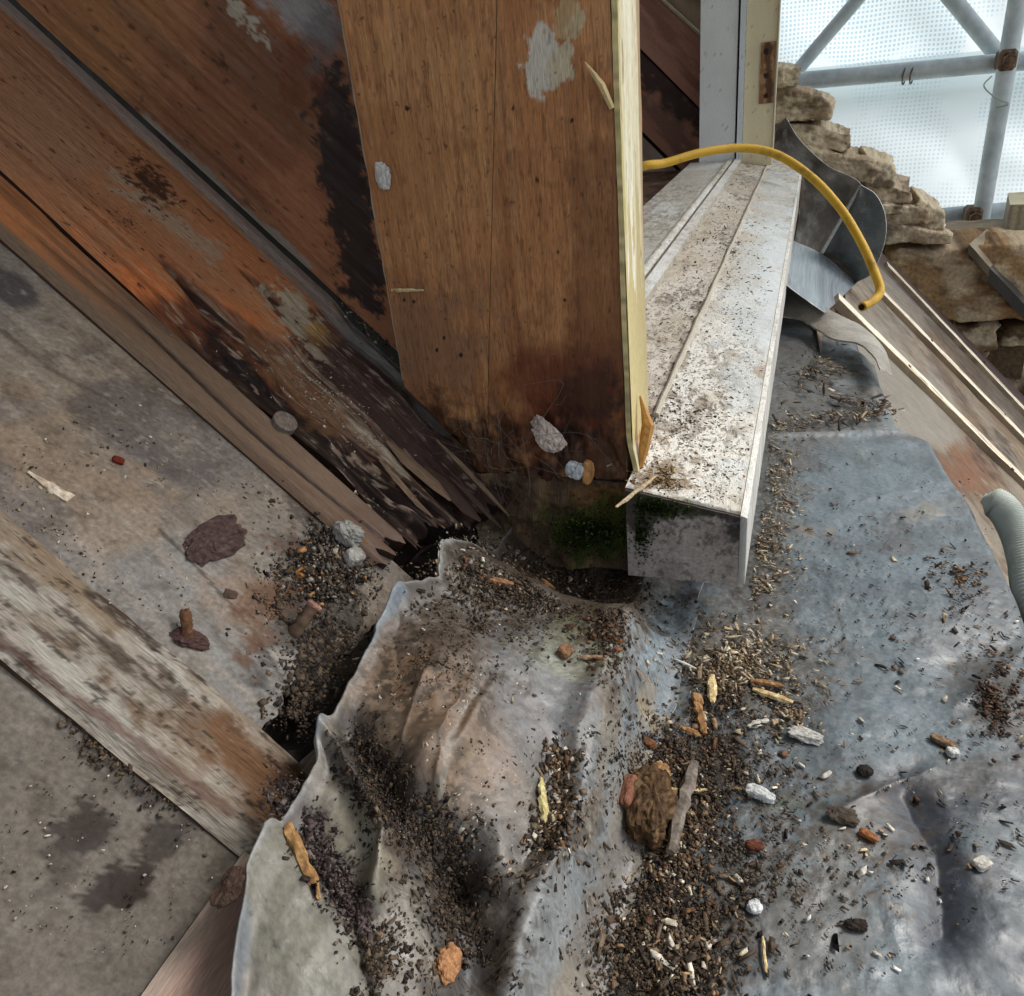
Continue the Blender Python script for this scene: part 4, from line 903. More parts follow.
# slates and pale timber on the wall top
def plate(name, quad, yb, th, base, dark, seed, label, cat, mat='deck', d=(0, 0.0, -1)):
    q = [on_y(a, b, c) for (a, b, c) in quad]; u, v = lin_grid(0, 1, 40, 0, 1, 30); u = u[..., None]; v = v[..., None]
    P = (q[0] * (1 - u) + q[1] * u) * (1 - v) + (q[3] * (1 - u) + q[2] * u) * v; P[..., 2] += 0.004 * (fbm(P[..., 0] * 40, P[..., 1] * 40, seed) - 0.5)
    p = Paint(P, np.stack([P[..., 0], P[..., 1] + P[..., 2]], -1), base); p.mix(dark, sstep(0.45, 0.65, p.n(20, seed=seed + 1)) * 0.8)
    return slab_obj(name, P, np.array(d) * th, M[mat], p, side=tuple(int(c * 0.7) for c in base), label=label, cat=cat)
plate('slate', [(969, 244, 2.10), (987, 229, 2.28), (1013, 251, 2.28), (990, 267, 2.10)], 0, 0.02, (150, 138, 116), (124, 110, 90), 731, 'pale weathered slate on the gable top below the scaffold pole', 'slate')
plate('slate', [(990, 268, 2.10), (1014, 252, 2.28), (1056, 296, 2.28), (1030, 310, 2.10)], 0, 0.03, (98, 94, 88), (70, 68, 64), 735, 'dark grey slate at the right edge of the gable top', 'slate')
plate('timber_plank', [(945, 243, 2.30), (946, 222, 2.60), (1060, 215, 2.60), (1060, 240, 2.30)], 0, 0.03, (164, 146, 116), (124, 100, 72), 741, 'light brown plank lying flat below the lower scaffold tube', 'plank', 'wood')
plate('timber_block', [(1010, 205, 2.34), (1008, 193, 2.60), (1070, 188, 2.60), (1070, 204, 2.34)], 0, 0.09, (206, 194, 160), (186, 170, 132), 745, 'pale new timber block at the right edge beside the scaffold', 'timber', 'wood')
# back of the void beside the wall, coloured dark for the shade in there
V, F = box_vf(0.2, 1.3, 2.43, 2.46, -2.2, -0.62); mesh('back_wall', V, F, M['stone'], None, col=(60, 50, 42), label='back wall of the hollow right of the battens, coloured dark as its shade', cat='wall')

# ================================================================== SCAFFOLD AND SHEETING
def tube(label, a, b, r=0.0242, name='scaffold_tube'):
    V, F = tube_vf(np.linspace(np.asarray(a), np.asarray(b), 8), r, 20)
    o = mesh(name, V, F, M['steel'], smooth=True, label=label, cat='scaffold tube', group='scaffold tubes'); return o
def ext(a, b, f0, f1): a = np.asarray(a); b = np.asarray(b); return a + (b - a) * f0, a + (b - a) * f1
a, b = on_y(1019, 0, 2.76), on_y(980, 218, 2.76); xm = (a[0] + b[0]) / 2
tube('upright galvanised scaffold tube at the right', (a[0], 2.76, 2.2), (b[0], 2.76, -2.6))
a, b = ext(on_y(800, 81, 2.815), on_y(1024, 61, 2.815), -1.2, 2.2); tube('level scaffold tube crossing above the stone gable', a, b)
a, b = ext(on_y(930, 217, 2.815), on_y(1024, 209, 2.815), -2.5, 5); tube('lower level scaffold tube behind the gable top', a, b)
a, b = ext(on_y(857, 0, 2.87), on_y(796, 72, 2.87), -3, 1.25); tube('thin diagonal brace leaning left behind the jamb', a, b, 0.019)
a, b = ext(on_y(953, 0, 2.87), on_y(1002, 60, 2.87), -3, 1.1); tube('diagonal brace running down to the coupler on the upright', a, b, 0.022)
def coupler(px, py, label):
    c = on_y(px, py, 2.735); o = empty('coupler', c, label, 'coupler', 'scaffold couplers')
    V, F = box_vf(c[0] - 0.022, c[0] + 0.022, 2.728, 2.80, c[2] - 0.026, c[2] + 0.026, 0.008); mesh('clamp', V, F, M['rust'], o)
    V, F = tube_vf([c + np.array([0.0, 0.0, 0]), c + np.array([0.0, -0.035, 0])], 0.009, 10); bo = mesh('bolt', V, F, M['rust'], o)
    V, F = tube_vf([c + np.array([0.0, -0.016, 0]), c + np.array([0.0, -0.030, 0])], 0.016, 6); mesh('nut', V, F, M['rust'], bo)
coupler(1008, 60, 'rusty coupler where the upright meets the crossing tube')
coupler(974, 217, 'rusty coupler at the lower tube above the plank')
# wire tie round the level tube and a loop of string on the upright
c = on_y(908, 74, 2.815); t = np.linspace(0, 2 * math.pi * 2, 60); V, F = tube_vf(np.stack([c[0] + 0.02 * (t / 6.28 - 1) + 0.01 * np.sin(t), c[1] + 0.026 * np.sin(t), c[2] + 0.026 * np.cos(t)], -1), 0.0022, 5)
mesh('wire_tie', V, F, M['rust'], label='thin wire tie wound round the level scaffold tube', cat='wire')
V, F = tube_vf(spline([on_y(992, 76, 2.70), on_y(984, 86, 2.70), on_y(996, 98, 2.70), on_y(1008, 104, 2.70), on_y(996, 108, 2.72)], 40), 0.002, 5)
mesh('string', V, F, M['hose'], label='pale string hanging round the upright scaffold tube', cat='string')

def mat_sheet(name, cell, tint, w=0.34):
    m = bpy.data.materials.new(name); m.use_nodes = True; nt = m.node_tree; nt.nodes.clear(); L = nt.links
    out = nt.nodes.new('ShaderNodeOutputMaterial')
    gv = node(nt, 'ShaderNodeAttribute', attribute_name='grain')
    nz = node(nt, 'ShaderNodeTexNoise'); nz.inputs['Scale'].default_value = 3.0; nz.inputs['Detail'].default_value = 4; L.new(gv.outputs['Vector'], nz.inputs['Vector'])
    sc = node(nt, 'ShaderNodeVectorMath', operation='SCALE'); sc.inputs['Scale'].default_value = 1 / cell; L.new(gv.outputs['Vector'], sc.inputs[0])
    fr = node(nt, 'ShaderNodeVectorMath', operation='FRACTION'); L.new(sc.outputs[0], fr.inputs[0])
    sx = node(nt, 'ShaderNodeSeparateXYZ'); L.new(fr.outputs[0], sx.inputs[0])
    def lt(s):
        q = node(nt, 'ShaderNodeMath', operation='LESS_THAN'); q.inputs[1].default_value = w; L.new(s, q.inputs[0]); return q.outputs[0]
    mx = node(nt, 'ShaderNodeMath', operation='MAXIMUM'); L.new(lt(sx.outputs[0]), mx.inputs[0]); L.new(lt(sx.outputs[1]), mx.inputs[1])
    rp = node(nt, 'ShaderNodeMapRange'); rp.inputs[1].default_value = 0.54; rp.inputs[2].default_value = 0.60; L.new(nz.outputs['Fac'], rp.inputs[0])
    m2 = node(nt, 'ShaderNodeMath', operation='MAXIMUM'); L.new(mx.outputs[0], m2.inputs[0]); L.new(rp.outputs[0], m2.inputs[1])
    mc = node(nt, 'ShaderNodeMix', data_type='RGBA'); L.new(m2.outputs[0], mc.inputs[0]); mc.inputs[6].default_value = (*tint, 1); mc.inputs[7].default_value = (0.86, 0.94, 0.97, 1)
    tr = node(nt, 'ShaderNodeBsdfTranslucent'); df = node(nt, 'ShaderNodeBsdfDiffuse'); L.new(mc.outputs[2], tr.inputs[0]); L.new(mc.outputs[2], df.inputs[0])
    a = node(nt, 'ShaderNodeMixShader'); a.inputs[0].default_value = 0.25; L.new(tr.outputs[0], a.inputs[1]); L.new(df.outputs[0], a.inputs[2])
    L.new(a.outputs[0], out.inputs[0]); return m
M['sheetA'] = mat_sheet('reinforced_sheeting', 0.0125, (0.66, 0.77, 0.82), 0.45)
M['sheetB'] = mat_sheet('reinforced_sheeting_blue', 0.0125, (0.50, 0.68, 0.77), 0.45)
def sheeting(name, x0, x1, z0, z1, yb, mat, label, seed, sag=0.03):
    u, v = lin_grid(x0, x1, 160, z0, z1, 120); Y = yb + sag * (fbm(u * 1.6, v * 1.6, seed, 4) - 0.5) * 2 + 0.05 * np.abs(fbm(u * 3 + v * 2.4, v * 1.6, seed + 1, 4) - 0.5)
    P = np.stack([u, Y, v], -1); idx = np.arange(160 * 120).reshape(160, 120); F = np.stack([idx[:-1, :-1], idx[1:, :-1], idx[1:, 1:], idx[:-1, 1:]], -1).reshape(-1, 4)
    g = np.stack([u + 0.02 * fbm(u * 3, v * 3, seed + 2), v + 0.03 * fbm(u * 3, v * 3, seed + 3)], -1)
    mesh(name, P.reshape(-1, 3), F, mat, None, np.full((160 * 120, 3), 0.8), g.reshape(-1, 2), smooth=True, label=label, cat='plastic sheet')
zt = on_y(900, 74, 3.0)[2]
sheeting('plastic_sheeting', -1.2, 2.4, -2.8, zt + 0.04, 3.02, M['sheetA'], 'white reinforced plastic sheeting below the level scaffold tube', 801)
sheeting('plastic_sheeting', -1.2, 2.4, zt - 0.06, 2.6, 3.10, M['sheetB'], 'bluish reinforced plastic sheeting above the level scaffold tube', 811)

# ================================================================== CABLE AND HOSE
cp = [(-0.42, 0.80, -0.2300), tuple(ray(548, 250) * 0.86), tuple(ray(594, 192) * 0.80)]
for px, py, t in [(638, 168, 0.76), (665, 163, 0.77), (700, 153, 0.78), (740, 148, 0.79), (775, 154, 0.79), (810, 176, 0.78), (840, 208, 0.77), (862, 244, 0.755), (876, 276, 0.74), (880, 290, 0.735), (875, 299, 0.73), (862, 307, 0.72)]:
    cp.append(tuple(ray(px, py) * t))
V, F = tube_vf(spline(cp, 160), 0.0040 + 0.0003 * fbm(np.arange(160) * 0.2, np.zeros(160), 4), 14); cab = mesh('cable', V, F, M['cable'], smooth=True, label='stiff yellow cable arching over the far end of the sill', cat='cable')
cab.data.polygons[len(cab.data.polygons) - 1].use_smooth = False; cab.data.polygons[len(cab.data.polygons) - 2].use_smooth = False
e0, e1 = np.array(cp[-1]), np.array(cp[-1]) - np.array(cp[-2]); e1 /= np.linalg.norm(e1)
V, F = tube_vf([e0 - e1 * 0.001, e0 + e1 * 0.0012], 0.0028, 10); mesh('core', V, F, M['dark'], cab)
hp = spline([on_z(983, 498, -0.346), on_z(1001, 507, -0.35), on_z(1015, 528, -0.36), on_z(1025, 558, -0.37), on_z(1034, 604, -0.385), on_z(1075, 690, -0.40)], 400)
hr = 0.0125 * (1 + 0.03 * np.sin(np.arange(400) * 1.1)) * np.minimum(1, 0.35 + 0.65 * sstep(0, 45, np.arange(400)))
V, F = tube_vf(hp, hr, 20); mesh('conduit', V, F, M['hose'], smooth=True, label='pale grey corrugated conduit at the right edge of the lead apron', cat='conduit')


# ================================================================== DEBRIS
def lead_n(P):
    e = 0.0015; x, y = P[:, 0], P[:, 1]
    dx = (lead_z(x + e, y) - lead_z(x - e, y)) / (2 * e); dy = (lead_z(x, y + e) - lead_z(x, y - e)) / (2 * e)
    n = np.stack([-dx, -dy, np.ones_like(dx)], -1); return n / np.linalg.norm(n, axis=1)[:, None]
def sample_blob(n, cx, cy, rx, ry, ang=0, pw=0.6):
    a = rng.uniform(0, 2 * math.pi, n); r = np.abs(rng.normal(0, 0.62, n)) if pw > 0.51 else rng.random(n) ** pw; c, s_ = math.cos(math.radians(ang)), math.sin(math.radians(ang))
    u = r * np.cos(a) * rx; v = r * np.sin(a) * ry
    return np.stack([cx + u * c - v * s_, cy + u * s_ + v * c], -1)
def sample_line(n, pts, w):
    pts = np.asarray(pts, float); d = np.hypot(*np.diff(pts, axis=0).T); cum = np.concatenate([[0], np.cumsum(d)]); t = rng.random(n) * cum[-1]
    q = np.stack([np.interp(t, cum, pts[:, 0]), np.interp(t, cum, pts[:, 1])], -1); return q + rng.normal(0, w / 2, q.shape)
def clump(q, f=0.06, thr=0.45, seed=900):
    return q[fbm(q[:, 0] * f, q[:, 1] * f, seed, 5, 0.65) > thr + 0.03 - 0.14 * rng.random(len(q))]
_CUBE = np.array([(x, y, z) for x in (-1, 1) for y in (-1, 1) for z in (-1, 1)], float)
_CF = np.array([(0, 1, 3, 2), (4, 6, 7, 5), (0, 4, 5, 1), (2, 3, 7, 6), (0, 2, 6, 4), (1, 5, 7, 3)])
def bits(P, N, size, elong, flat, lift=0.0):
    """many irregular crumbs: returns V, F and the piece index of each vertex"""
    n = len(P); L = size * np.exp(np.clip(rng.normal(0, 0.5, n), -1.2, 1.1)); el = 1 + (elong * 1.25 - 1) * rng.random(n) ** 1.6
    d = np.stack([L * el, L * (0.6 + 0.5 * rng.random(n)), L * flat * (0.5 + 0.8 * rng.random(n))], -1) * 0.5
    d[:, 2] *= 0.6; V = _CUBE[None] * d[:, None] * (1 + rng.uniform(-0.65, 0.65, (n, 8, 3)))
    r = rng.normal(0, 1, (n, 3)); t = r - N * (r * N).sum(1)[:, None]; t += N * rng.normal(0, 0.25, n)[:, None]; t /= np.linalg.norm(t, axis=1)[:, None]
    b = np.cross(N, t); b /= np.linalg.norm(b, axis=1)[:, None]; c = np.cross(t, b)
    V = V[..., :1] * t[:, None] + V[..., 1:2] * b[:, None] + V[..., 2:] * c[:, None]
    V = V + (P + N * (d[:, 2] * 0.5 + lift * rng.random(n) ** 2)[:, None])[:, None]
    F = (_CF[None] + 8 * np.arange(n)[:, None, None]).reshape(-1, 4)
    return V.reshape(-1, 3), F
SOIL = [(72, 62, 52), (88, 76, 63), (58, 50, 43), (104, 88, 71), (48, 42, 37), (80, 66, 54)]
MIX = SOIL + SOIL + [(128, 104, 78), (150, 124, 92), (112, 84, 60), (176, 160, 132), (190, 182, 166), (92, 66, 50)]
STRAW = [(150, 132, 106), (168, 152, 126), (126, 106, 82), (98, 82, 64), (184, 174, 152), (78, 64, 50)]
BLACK = [(52, 46, 42), (66, 58, 52), (44, 40, 37), (84, 74, 65)]
GREY = [(120, 114, 106), (90, 84, 78), (60, 54, 48), (150, 144, 134), (44, 38, 34), (72, 60, 50)]
def pal(pl, n, var=0.2):
    c = np.array([lin(k) for k in pl])[rng.integers(len(pl), size=n)]; return c * np.exp(rng.normal(0, var, n))[:, None]
def scatter(name, label, specs, hit):
    VV, FF, CC = [], [], []; off = 0
    for q, size, elong, flat, plt_, lift in specs:
        q = np.concatenate([q, q + rng.normal(0, 5, q.shape)]) if size < 0.0028 else q
        P, N = hit(q); ok = np.isfinite(P).all(1); P, N = P[ok], N[ok]
        if not len(P): continue
        dep = np.linalg.norm(P, axis=1)
        V, F = bits(P, N, size * 0.33 * (0.75 + 0.25 * dep / 0.45), elong, flat, lift * 0.4); VV.append(V); FF.append(F + off); off += len(V); CC.append(np.repeat(pal(plt_, len(P)), 8, 0))
    V = np.concatenate(VV); F = np.concatenate(FF); C = np.concatenate(CC)
    return mesh(name, V, F, M['chip'], None, C, V[:, :2], label=label, cat='debris', kind='stuff')
def H_lead(q):
    P, ok = hit_lead(q[:, 0], q[:, 1]); N = np.zeros_like(P); N[:, 2] = 1; P[~ok] = np.nan
    P[(P[:, 1] > 0.442) & (P[:, 0] < -0.02) & (P[:, 0] > -0.10)] = np.nan
    g = np.isfinite(P).all(1)
    if g.any(): N[g] = lead_n(P[g]); P[g, 2] = lead_z(P[g, 0], P[g, 1]) + 0.0012
    return P, N
def H_roof(c):
    def f(q):
        P = on_plane(q[:, 0], q[:, 1], (1, 0, 1), -c); return P, np.tile(NR, (len(P), 1))
    return f
def H_sill(q):
    P = on_plane(q[:, 0], q[:, 1], (0.198, 0, 1), -0.2454); N = np.tile(np.array([0.194, 0, 0.981]), (len(P), 1))
    P[(P[:, 0] > -0.028) | (P[:, 0] < -0.15) | (P[:, 1] < 0.43)] = np.nan; return P, N
SB, SLN, CL = sample_blob, sample_line, clump
scatter('soil', 'loose soil and wood crumbs in the lead trough and across the apron', [
    (CL(SB(3600, 685, 765, 75, 44)), 0.0018, 1.6, 0.7, SOIL, 0.004),
    (CL(SB(700, 690, 770, 90, 50)), 0.003, 2.6, 0.5, MIX, 0.005),
    (CL(SB(4600, 665, 945, 66, 72, 0, 0.55), 0.04, 0.44), 0.0018, 1.7, 0.7, SOIL, 0.004),
    (SB(1100, 665, 945, 75, 78, 0, 0.6), 0.0028, 3.0, 0.4, MIX + STRAW, 0.006),
    (CL(SB(1100, 735, 885, 90, 100), 0.05, 0.55), 0.0020, 1.8, 0.6, SOIL, 0.002),
    (CL(SLN(700, [(700, 800), (690, 850), (670, 880)], 26)), 0.0024, 1.8, 0.6, MIX, 0.003),
    (CL(SB(900, 735, 665, 75, 42)), 0.0022, 4.0, 0.4, STRAW, 0.003),
    (CL(SB(500, 720, 700, 60, 40)), 0.0022, 2, 0.6, SOIL, 0.003),
    (CL(SLN(900, [(778, 430), (772, 500), (762, 560), (752, 600)], 22), 0.08, 0.45), 0.0018, 4.5, 0.35, STRAW, 0.002),
    (SLN(260, [(790, 430), (785, 520), (770, 600)], 32), 0.0018, 3.5, 0.4, STRAW, 0.001),
    (CL(SB(800, 1005, 690, 30, 46, 20), 0.06, 0.5), 0.0026, 1.8, 0.6, [(70, 52, 42), (56, 42, 34), (88, 66, 50), (46, 36, 30)], 0.003),
    (CL(SB(300, 955, 578, 26, 26), 0.05, 0.45), 0.0024, 2.4, 0.5, [(70, 52, 42), (56, 42, 34), (120, 96, 70)], 0.002),
    (CL(SB(160, 790, 715, 40, 40), 0.05, 0.45), 0.0022, 3, 0.5, STRAW, 0.002),
    (CL(SB(900, 860, 740, 190, 240, 0, 0.5), 0.03, 0.5), 0.0014, 1.8, 0.5, BLACK + SOIL, 0),
    (CL(SB(420, 860, 740, 190, 240, 0, 0.5), 0.03, 0.48), 0.0024, 2.6, 0.4, BLACK + MIX, 0),
    (SB(50, 860, 800, 150, 180, 0, 0.5), 0.0028, 2.0, 0.6, [(196, 192, 182), (180, 172, 158), (208, 204, 196)], 0),
    (SB(260, 880, 540, 120, 100, 0, 0.5), 0.0014, 1.6, 0.6, BLACK, 0),
    (CL(SB(420, 815, 372, 44, 26), 0.08, 0.45), 0.0028, 4, 0.4, STRAW + SOIL, 0.002),
    (SLN(260, [(768, 428), (830, 418), (895, 412)], 8), 0.0026, 4, 0.4, STRAW + SOIL, 0.002),
    (CL(SLN(130, [(835, 400), (890, 408)], 7), 0.1, 0.4), 0.003, 5, 0.4, SOIL, 0.003),
], H_lead)
scatter('soil', 'dark soil and pale grit bedded under the rotten stump and over the saddle', [
    (SB(4200, 545, 588, 112, 34, 6), 0.0018, 1.6, 0.7, SOIL, 0.006),
    (SB(700, 530, 585, 110, 32, 6), 0.0030, 2.2, 0.5, MIX, 0.007),
    (SB(300, 480, 555, 50, 20, 8), 0.0028, 1.6, 0.6, [(150, 140, 124), (176, 168, 152), (96, 86, 74)], 0.006),
    (CL(SB(900, 480, 630, 90, 44, 0), 0.05, 0.52), 0.0016, 1.8, 0.6, SOIL, 0.002),
    (CL(SB(700, 610, 630, 30, 50, 0)), 0.0022, 1.8, 0.6, SOIL + [(112, 70, 42)], 0.003),
    (CL(SB(420, 430, 670, 60, 44, 0), 0.06, 0.54), 0.0013, 2, 0.5, SOIL + [(120, 82, 56)], 0.001),
    (CL(SB(520, 553, 822, 26, 46, 15), 0.08, 0.4), 0.0026, 1.8, 0.6, MIX, 0.003),
    (CL(SB(180, 557, 762, 16, 18), 0.08, 0.4), 0.0026, 1.8, 0.6, MIX, 0.003),
    (CL(SLN(1800, [(355, 745), (385, 800), (430, 840), (455, 870)], 34), 0.05, 0.42), 0.0019, 1.8, 0.6, SOIL + BLACK, 0.003),
    (CL(SB(1500, 455, 920, 60, 90), 0.05, 0.45), 0.0018, 2.0, 0.5, BLACK + SOIL, 0.002),
    (CL(SLN(1100, [(280, 790), (305, 835), (340, 890), (365, 925)], 24), 0.05, 0.42), 0.0019, 1.8, 0.6, [(84, 72, 70), (66, 56, 54), (108, 98, 92), (50, 42, 40)], 0.003),
    (CL(SB(500, 375, 960, 26, 50), 0.05, 0.45), 0.0017, 1.8, 0.6, SOIL, 0.002),
    (SB(220, 480, 760, 140, 200, 0, 0.5), 0.0012, 1.8, 0.6, BLACK, 0),
    (SB(130, 480, 740, 130, 170, 0, 0.5), 0.0016, 2.4, 0.5, [(196, 190, 176), (170, 158, 138)], 0),
    (SB(60, 680, 640, 30, 50, 0, 0.5), 0.0012, 1.8, 0.6, BLACK, 0),
], H_lead)
def H_hole(q):
    P = on_plane(q[:, 0], q[:, 1], (1, 0, 1), -(C0 + 0.0085)); N = np.tile(NR, (len(P), 1)); return P, N
scatter('grit', 'grit and mortar crumbs packed where the plank meets the grey roof board', [
    (SB(2600, 335, 560, 36, 48, 20, 0.6), 0.0023, 1.5, 0.8, SOIL + GREY, 0.010),
    (SB(420, 335, 560, 34, 44, 20), 0.0036, 1.5, 0.8, GREY + [(150, 112, 76)], 0.012),
    (CL(SLN(900, [(190, 395), (240, 445), (290, 490), (315, 520)], 20), 0.08, 0.45), 0.0017, 1.9, 0.6, SOIL + GREY, 0.001),
    (CL(SB(900, 280, 600, 30, 50), 0.08, 0.45), 0.0019, 1.8, 0.6, SOIL + [(130, 88, 56)], 0.002),
    (SB(320, 150, 520, 150, 130, 0, 0.5), 0.0011, 1.6, 0.6, BLACK, 0), (SB(110, 150, 520, 150, 130, 0, 0.5), 0.0014, 1.8, 0.6, [(190, 182, 168), (158, 140, 112)], 0),
    (CL(SLN(300, [(70, 720), (120, 760), (190, 806)], 22), 0.08, 0.45), 0.0018, 1.8, 0.6, SOIL, 0.001),
    (SB(160, 100, 850, 110, 110, 0, 0.5), 0.0010, 1.6, 0.6, BLACK + [(180, 172, 160)], 0),
    (SB(2200, 318, 650, 26, 64, 25), 0.0024, 1.6, 0.8, SOIL + BLACK, 0),
    (CL(SB(260, 120, 660, 110, 30, 40), 0.08, 0.5), 0.0014, 2, 0.6, SOIL + GREY, 0),
], H_hole)
def H_ledge(q):
    P = on_plane(q[:, 0], q[:, 1], (1, 0, 1), -(C0 - 0.006)); return P, np.tile(NR, (len(P), 1))
scatter('grit', 'paint crumbs and dust caught along the ledge between plank and post', [
    (SLN(420, [(345, 300), (390, 335), (440, 385), (480, 430), (505, 470)], 13), 0.0022, 1.8, 0.7, GREY + SOIL, 0.004),
    (SB(160, 480, 420, 22, 36, -40), 0.003, 1.6, 0.7, GREY + [(176, 170, 160), (128, 92, 60)], 0.008),
    (SB(120, 370, 312, 26, 14, 40), 0.0026, 1.8, 0.6, [(176, 172, 164), (150, 142, 130), (128, 84, 56), (60, 52, 46)], 0.004),
    (SB(200, 330, 400, 90, 30, 42), 0.0012, 2.0, 0.6, [(150, 140, 124), (90, 70, 54), (196, 188, 176)], 0.001),
    (SB(120, 130, 220, 110, 60, 42), 0.0009, 1.8, 0.6, BLACK, 0),
], H_ledge)
scatter('grit', 'fine dirt and straw scattered over the white sill', [
    (SB(1500, 700, 400, 70, 110, 0, 0.5), 0.0013, 2.6, 0.4, STRAW + SOIL, 0), (SB(700, 720, 270, 50, 80, 0, 0.5), 0.0016, 2.6, 0.4, STRAW + SOIL, 0),
    (CL(SB(600, 680, 420, 60, 60), 0.07, 0.45), 0.0016, 3.0, 0.4, STRAW + SOIL, 0.001), (CL(SB(300, 735, 250, 40, 60), 0.09, 0.45), 0.0018, 2.4, 0.4, SOIL, 0),
    (CL(SB(220, 660, 480, 34, 16), 0.1, 0.42), 0.0018, 3.0, 0.4, [(150, 118, 80), (96, 70, 44), (70, 44, 32), (120, 104, 60)], 0.002),
], H_sill)

# ---- moss on the stump and the cut end
def blades(name, label, P, N, L, cols):
    n = len(P); d = N + rng.normal(0, 0.45, (n, 3)); d /= np.linalg.norm(d, axis=1)[:, None]; s = np.cross(d, rng.normal(0, 1, (n, 3))); s /= np.linalg.norm(s, axis=1)[:, None]
    ln = L * rng.uniform(0.5, 1.4, n)[:, None]; w = 0.0005
    V = np.stack([P - s * w, P + s * w, P + d * ln * 0.6 + s * w * 1.3, P + d * ln, P + d * ln * 0.6 - s * w * 1.3], 1).reshape(-1, 3)
    F = [tuple(5 * i + k for k in range(5)) for i in range(n)]; F = np.array(F)
    return mesh(name, V, F, M['chip'], None, np.repeat(pal(cols, n), 5, 0), V[:, :2], label=label, cat='moss', kind='stuff')
q = np.concatenate([SB(2600, 590, 534, 44, 24, 0, 0.8), SB(700, 655, 508, 34, 10, 8), SB(500, 640, 535, 14, 26)])
P = on_y(q[:, 0], q[:, 1], 0.428); right = q[:, 0] > 636; P[right] = on_y(q[right, 0], q[right, 1], 0.4215); P[~right, 1] += rng.uniform(-0.006, 0.008, (~right).sum())
blades('moss', 'dark green moss growing between the stump and the cut sill end', P, np.tile(np.array([0.1, -0.8, 0.6]), (len(P), 1)), 0.0022, [(40, 60, 18), (56, 84, 20), (28, 36, 15), (62, 76, 28), (54, 46, 30), (32, 28, 22)])

# ---- cobwebs and plant fibres at the foot of the post
VV, FF, off = [], [], 0
for k in range(44):
    a = np.array([rng.uniform(400, 600), rng.uniform(380, 470)]); 
    if k < 26: a = np.array([rng.uniform(480, 530), rng.uniform(420, 490)])
    b = a + rng.normal(0, 26, 2); c = b + rng.normal(0, 20, 2); yb = YP - 0.004 - 0.012 * rng.random(3)
    V, F = tube_vf(spline([on_y(*a, yb[0]), on_y(*b, yb[1]), on_y(*c, yb[2])], 9), 0.00011 if k >= 26 else 0.00017, 4); VV.append(V); FF += [tuple(i + off for i in f) for f in F]; off += len(V)
V = np.concatenate(VV); mesh('cobweb', V, FF, M['chip'], None, np.tile(lin((104, 94, 84)), (len(V), 1)), V[:, :2], label='dusty cobweb threads and fibres at the foot of the post', cat='cobweb', kind='stuff')

# ================================================================== SINGLE PIECES
def surf_pt(px, py, s):
    if s == 'lead':
        P, N = H_lead(np.array([[px, py]], float)); return P[0], N[0]
    if s == 'deck': return on_roof(px, py, C0 + 0.009), NR
    if s == 'plank': return on_roof(px, py, C0 - 0.006), NR
    if s == 'strip': return on_roof(px, py, C0 - 0.002), NR
    if s == 'post': return on_y(px, py, YP - 0.0005), np.array([0, -1.0, 0])
    if s == 'stump': return on_y(px, py, 0.436), np.array([0, -0.8, 0.6])
    if s == 'sill': return on_plane(px, py, (0.198, 0, 1), -0.2454), np.array([0.194, 0, 0.981])
def frame(P, N, ang_px):
    """tangent along a picture direction, laid into the surface"""
    px, py = proj(P); d = on_plane(px + 4 * math.cos(ang_px), py + 4 * math.sin(ang_px), N, float(N @ P)) - P
    t = d - N * (d @ N); t /= np.linalg.norm(t); return t, np.cross(N, t)
def lump(name, px, py, s, l, w, h, ang, cols, label, cat, seed, rough=0.35, flat=4.0, sink=0.25, group=None):
    P, N = surf_pt(px, py, s); k = np.linalg.norm(P) / FPX; t, b = frame(P, N, math.radians(ang)); nu, nv = 40, 24
    th, ph = np.meshgrid(np.linspace(0, 2 * math.pi, nu, endpoint=False), np.linspace(0, math.pi, nv)[1:-1], indexing='ij')
    U = np.stack([np.cos(th) * np.sin(ph), np.sin(th) * np.sin(ph), np.cos(ph)], -1).reshape(-1, 3); U = np.vstack([U, [0, 0, 1], [0, 0, -1]])
    e = (np.abs(U) ** flat).sum(1) ** (-1 / flat); d = 1 + rough * 2.2 * (fbm3(U, 1.6, seed) - 0.5) + rough * 0.4 * (fbm3(U, 6.0, seed + 3) - 0.5)
    Q = U * (e * d)[:, None] * np.array([l, w, h]) * 0.5 * k
    V = P + Q[:, :1] * t + Q[:, 1:2] * b + (Q[:, 2:] + h * k * (0.5 - sink)) * N
    m_ = nv - 2; F = []
    for i in range(nu):
        i2 = (i + 1) % nu
        for j in range(m_ - 1): F.append((i * m_ + j, i * m_ + j + 1, i2 * m_ + j + 1, i2 * m_ + j))
        F.append((len(U) - 2, i * m_, i2 * m_)); F.append((len(U) - 1, i2 * m_ + m_ - 1, i * m_ + m_ - 1))
    c = np.array([lin(q) for q in cols]); n = fbm3(U, 4.0, seed + 5, 5, 0.7)
    n = np.clip((n - 0.3) / 0.4, 0, 0.999) * (len(c) - 1); i0 = n.astype(int); f = (n - i0)[:, None]; C = c[i0] * (1 - f) + c[np.minimum(i0 + 1, len(c) - 1)] * f
    return mesh(name, V, F, M['chip'], None, C, V[:, :2], smooth=(rough < 0.2), label=label, cat=cat, group=group)
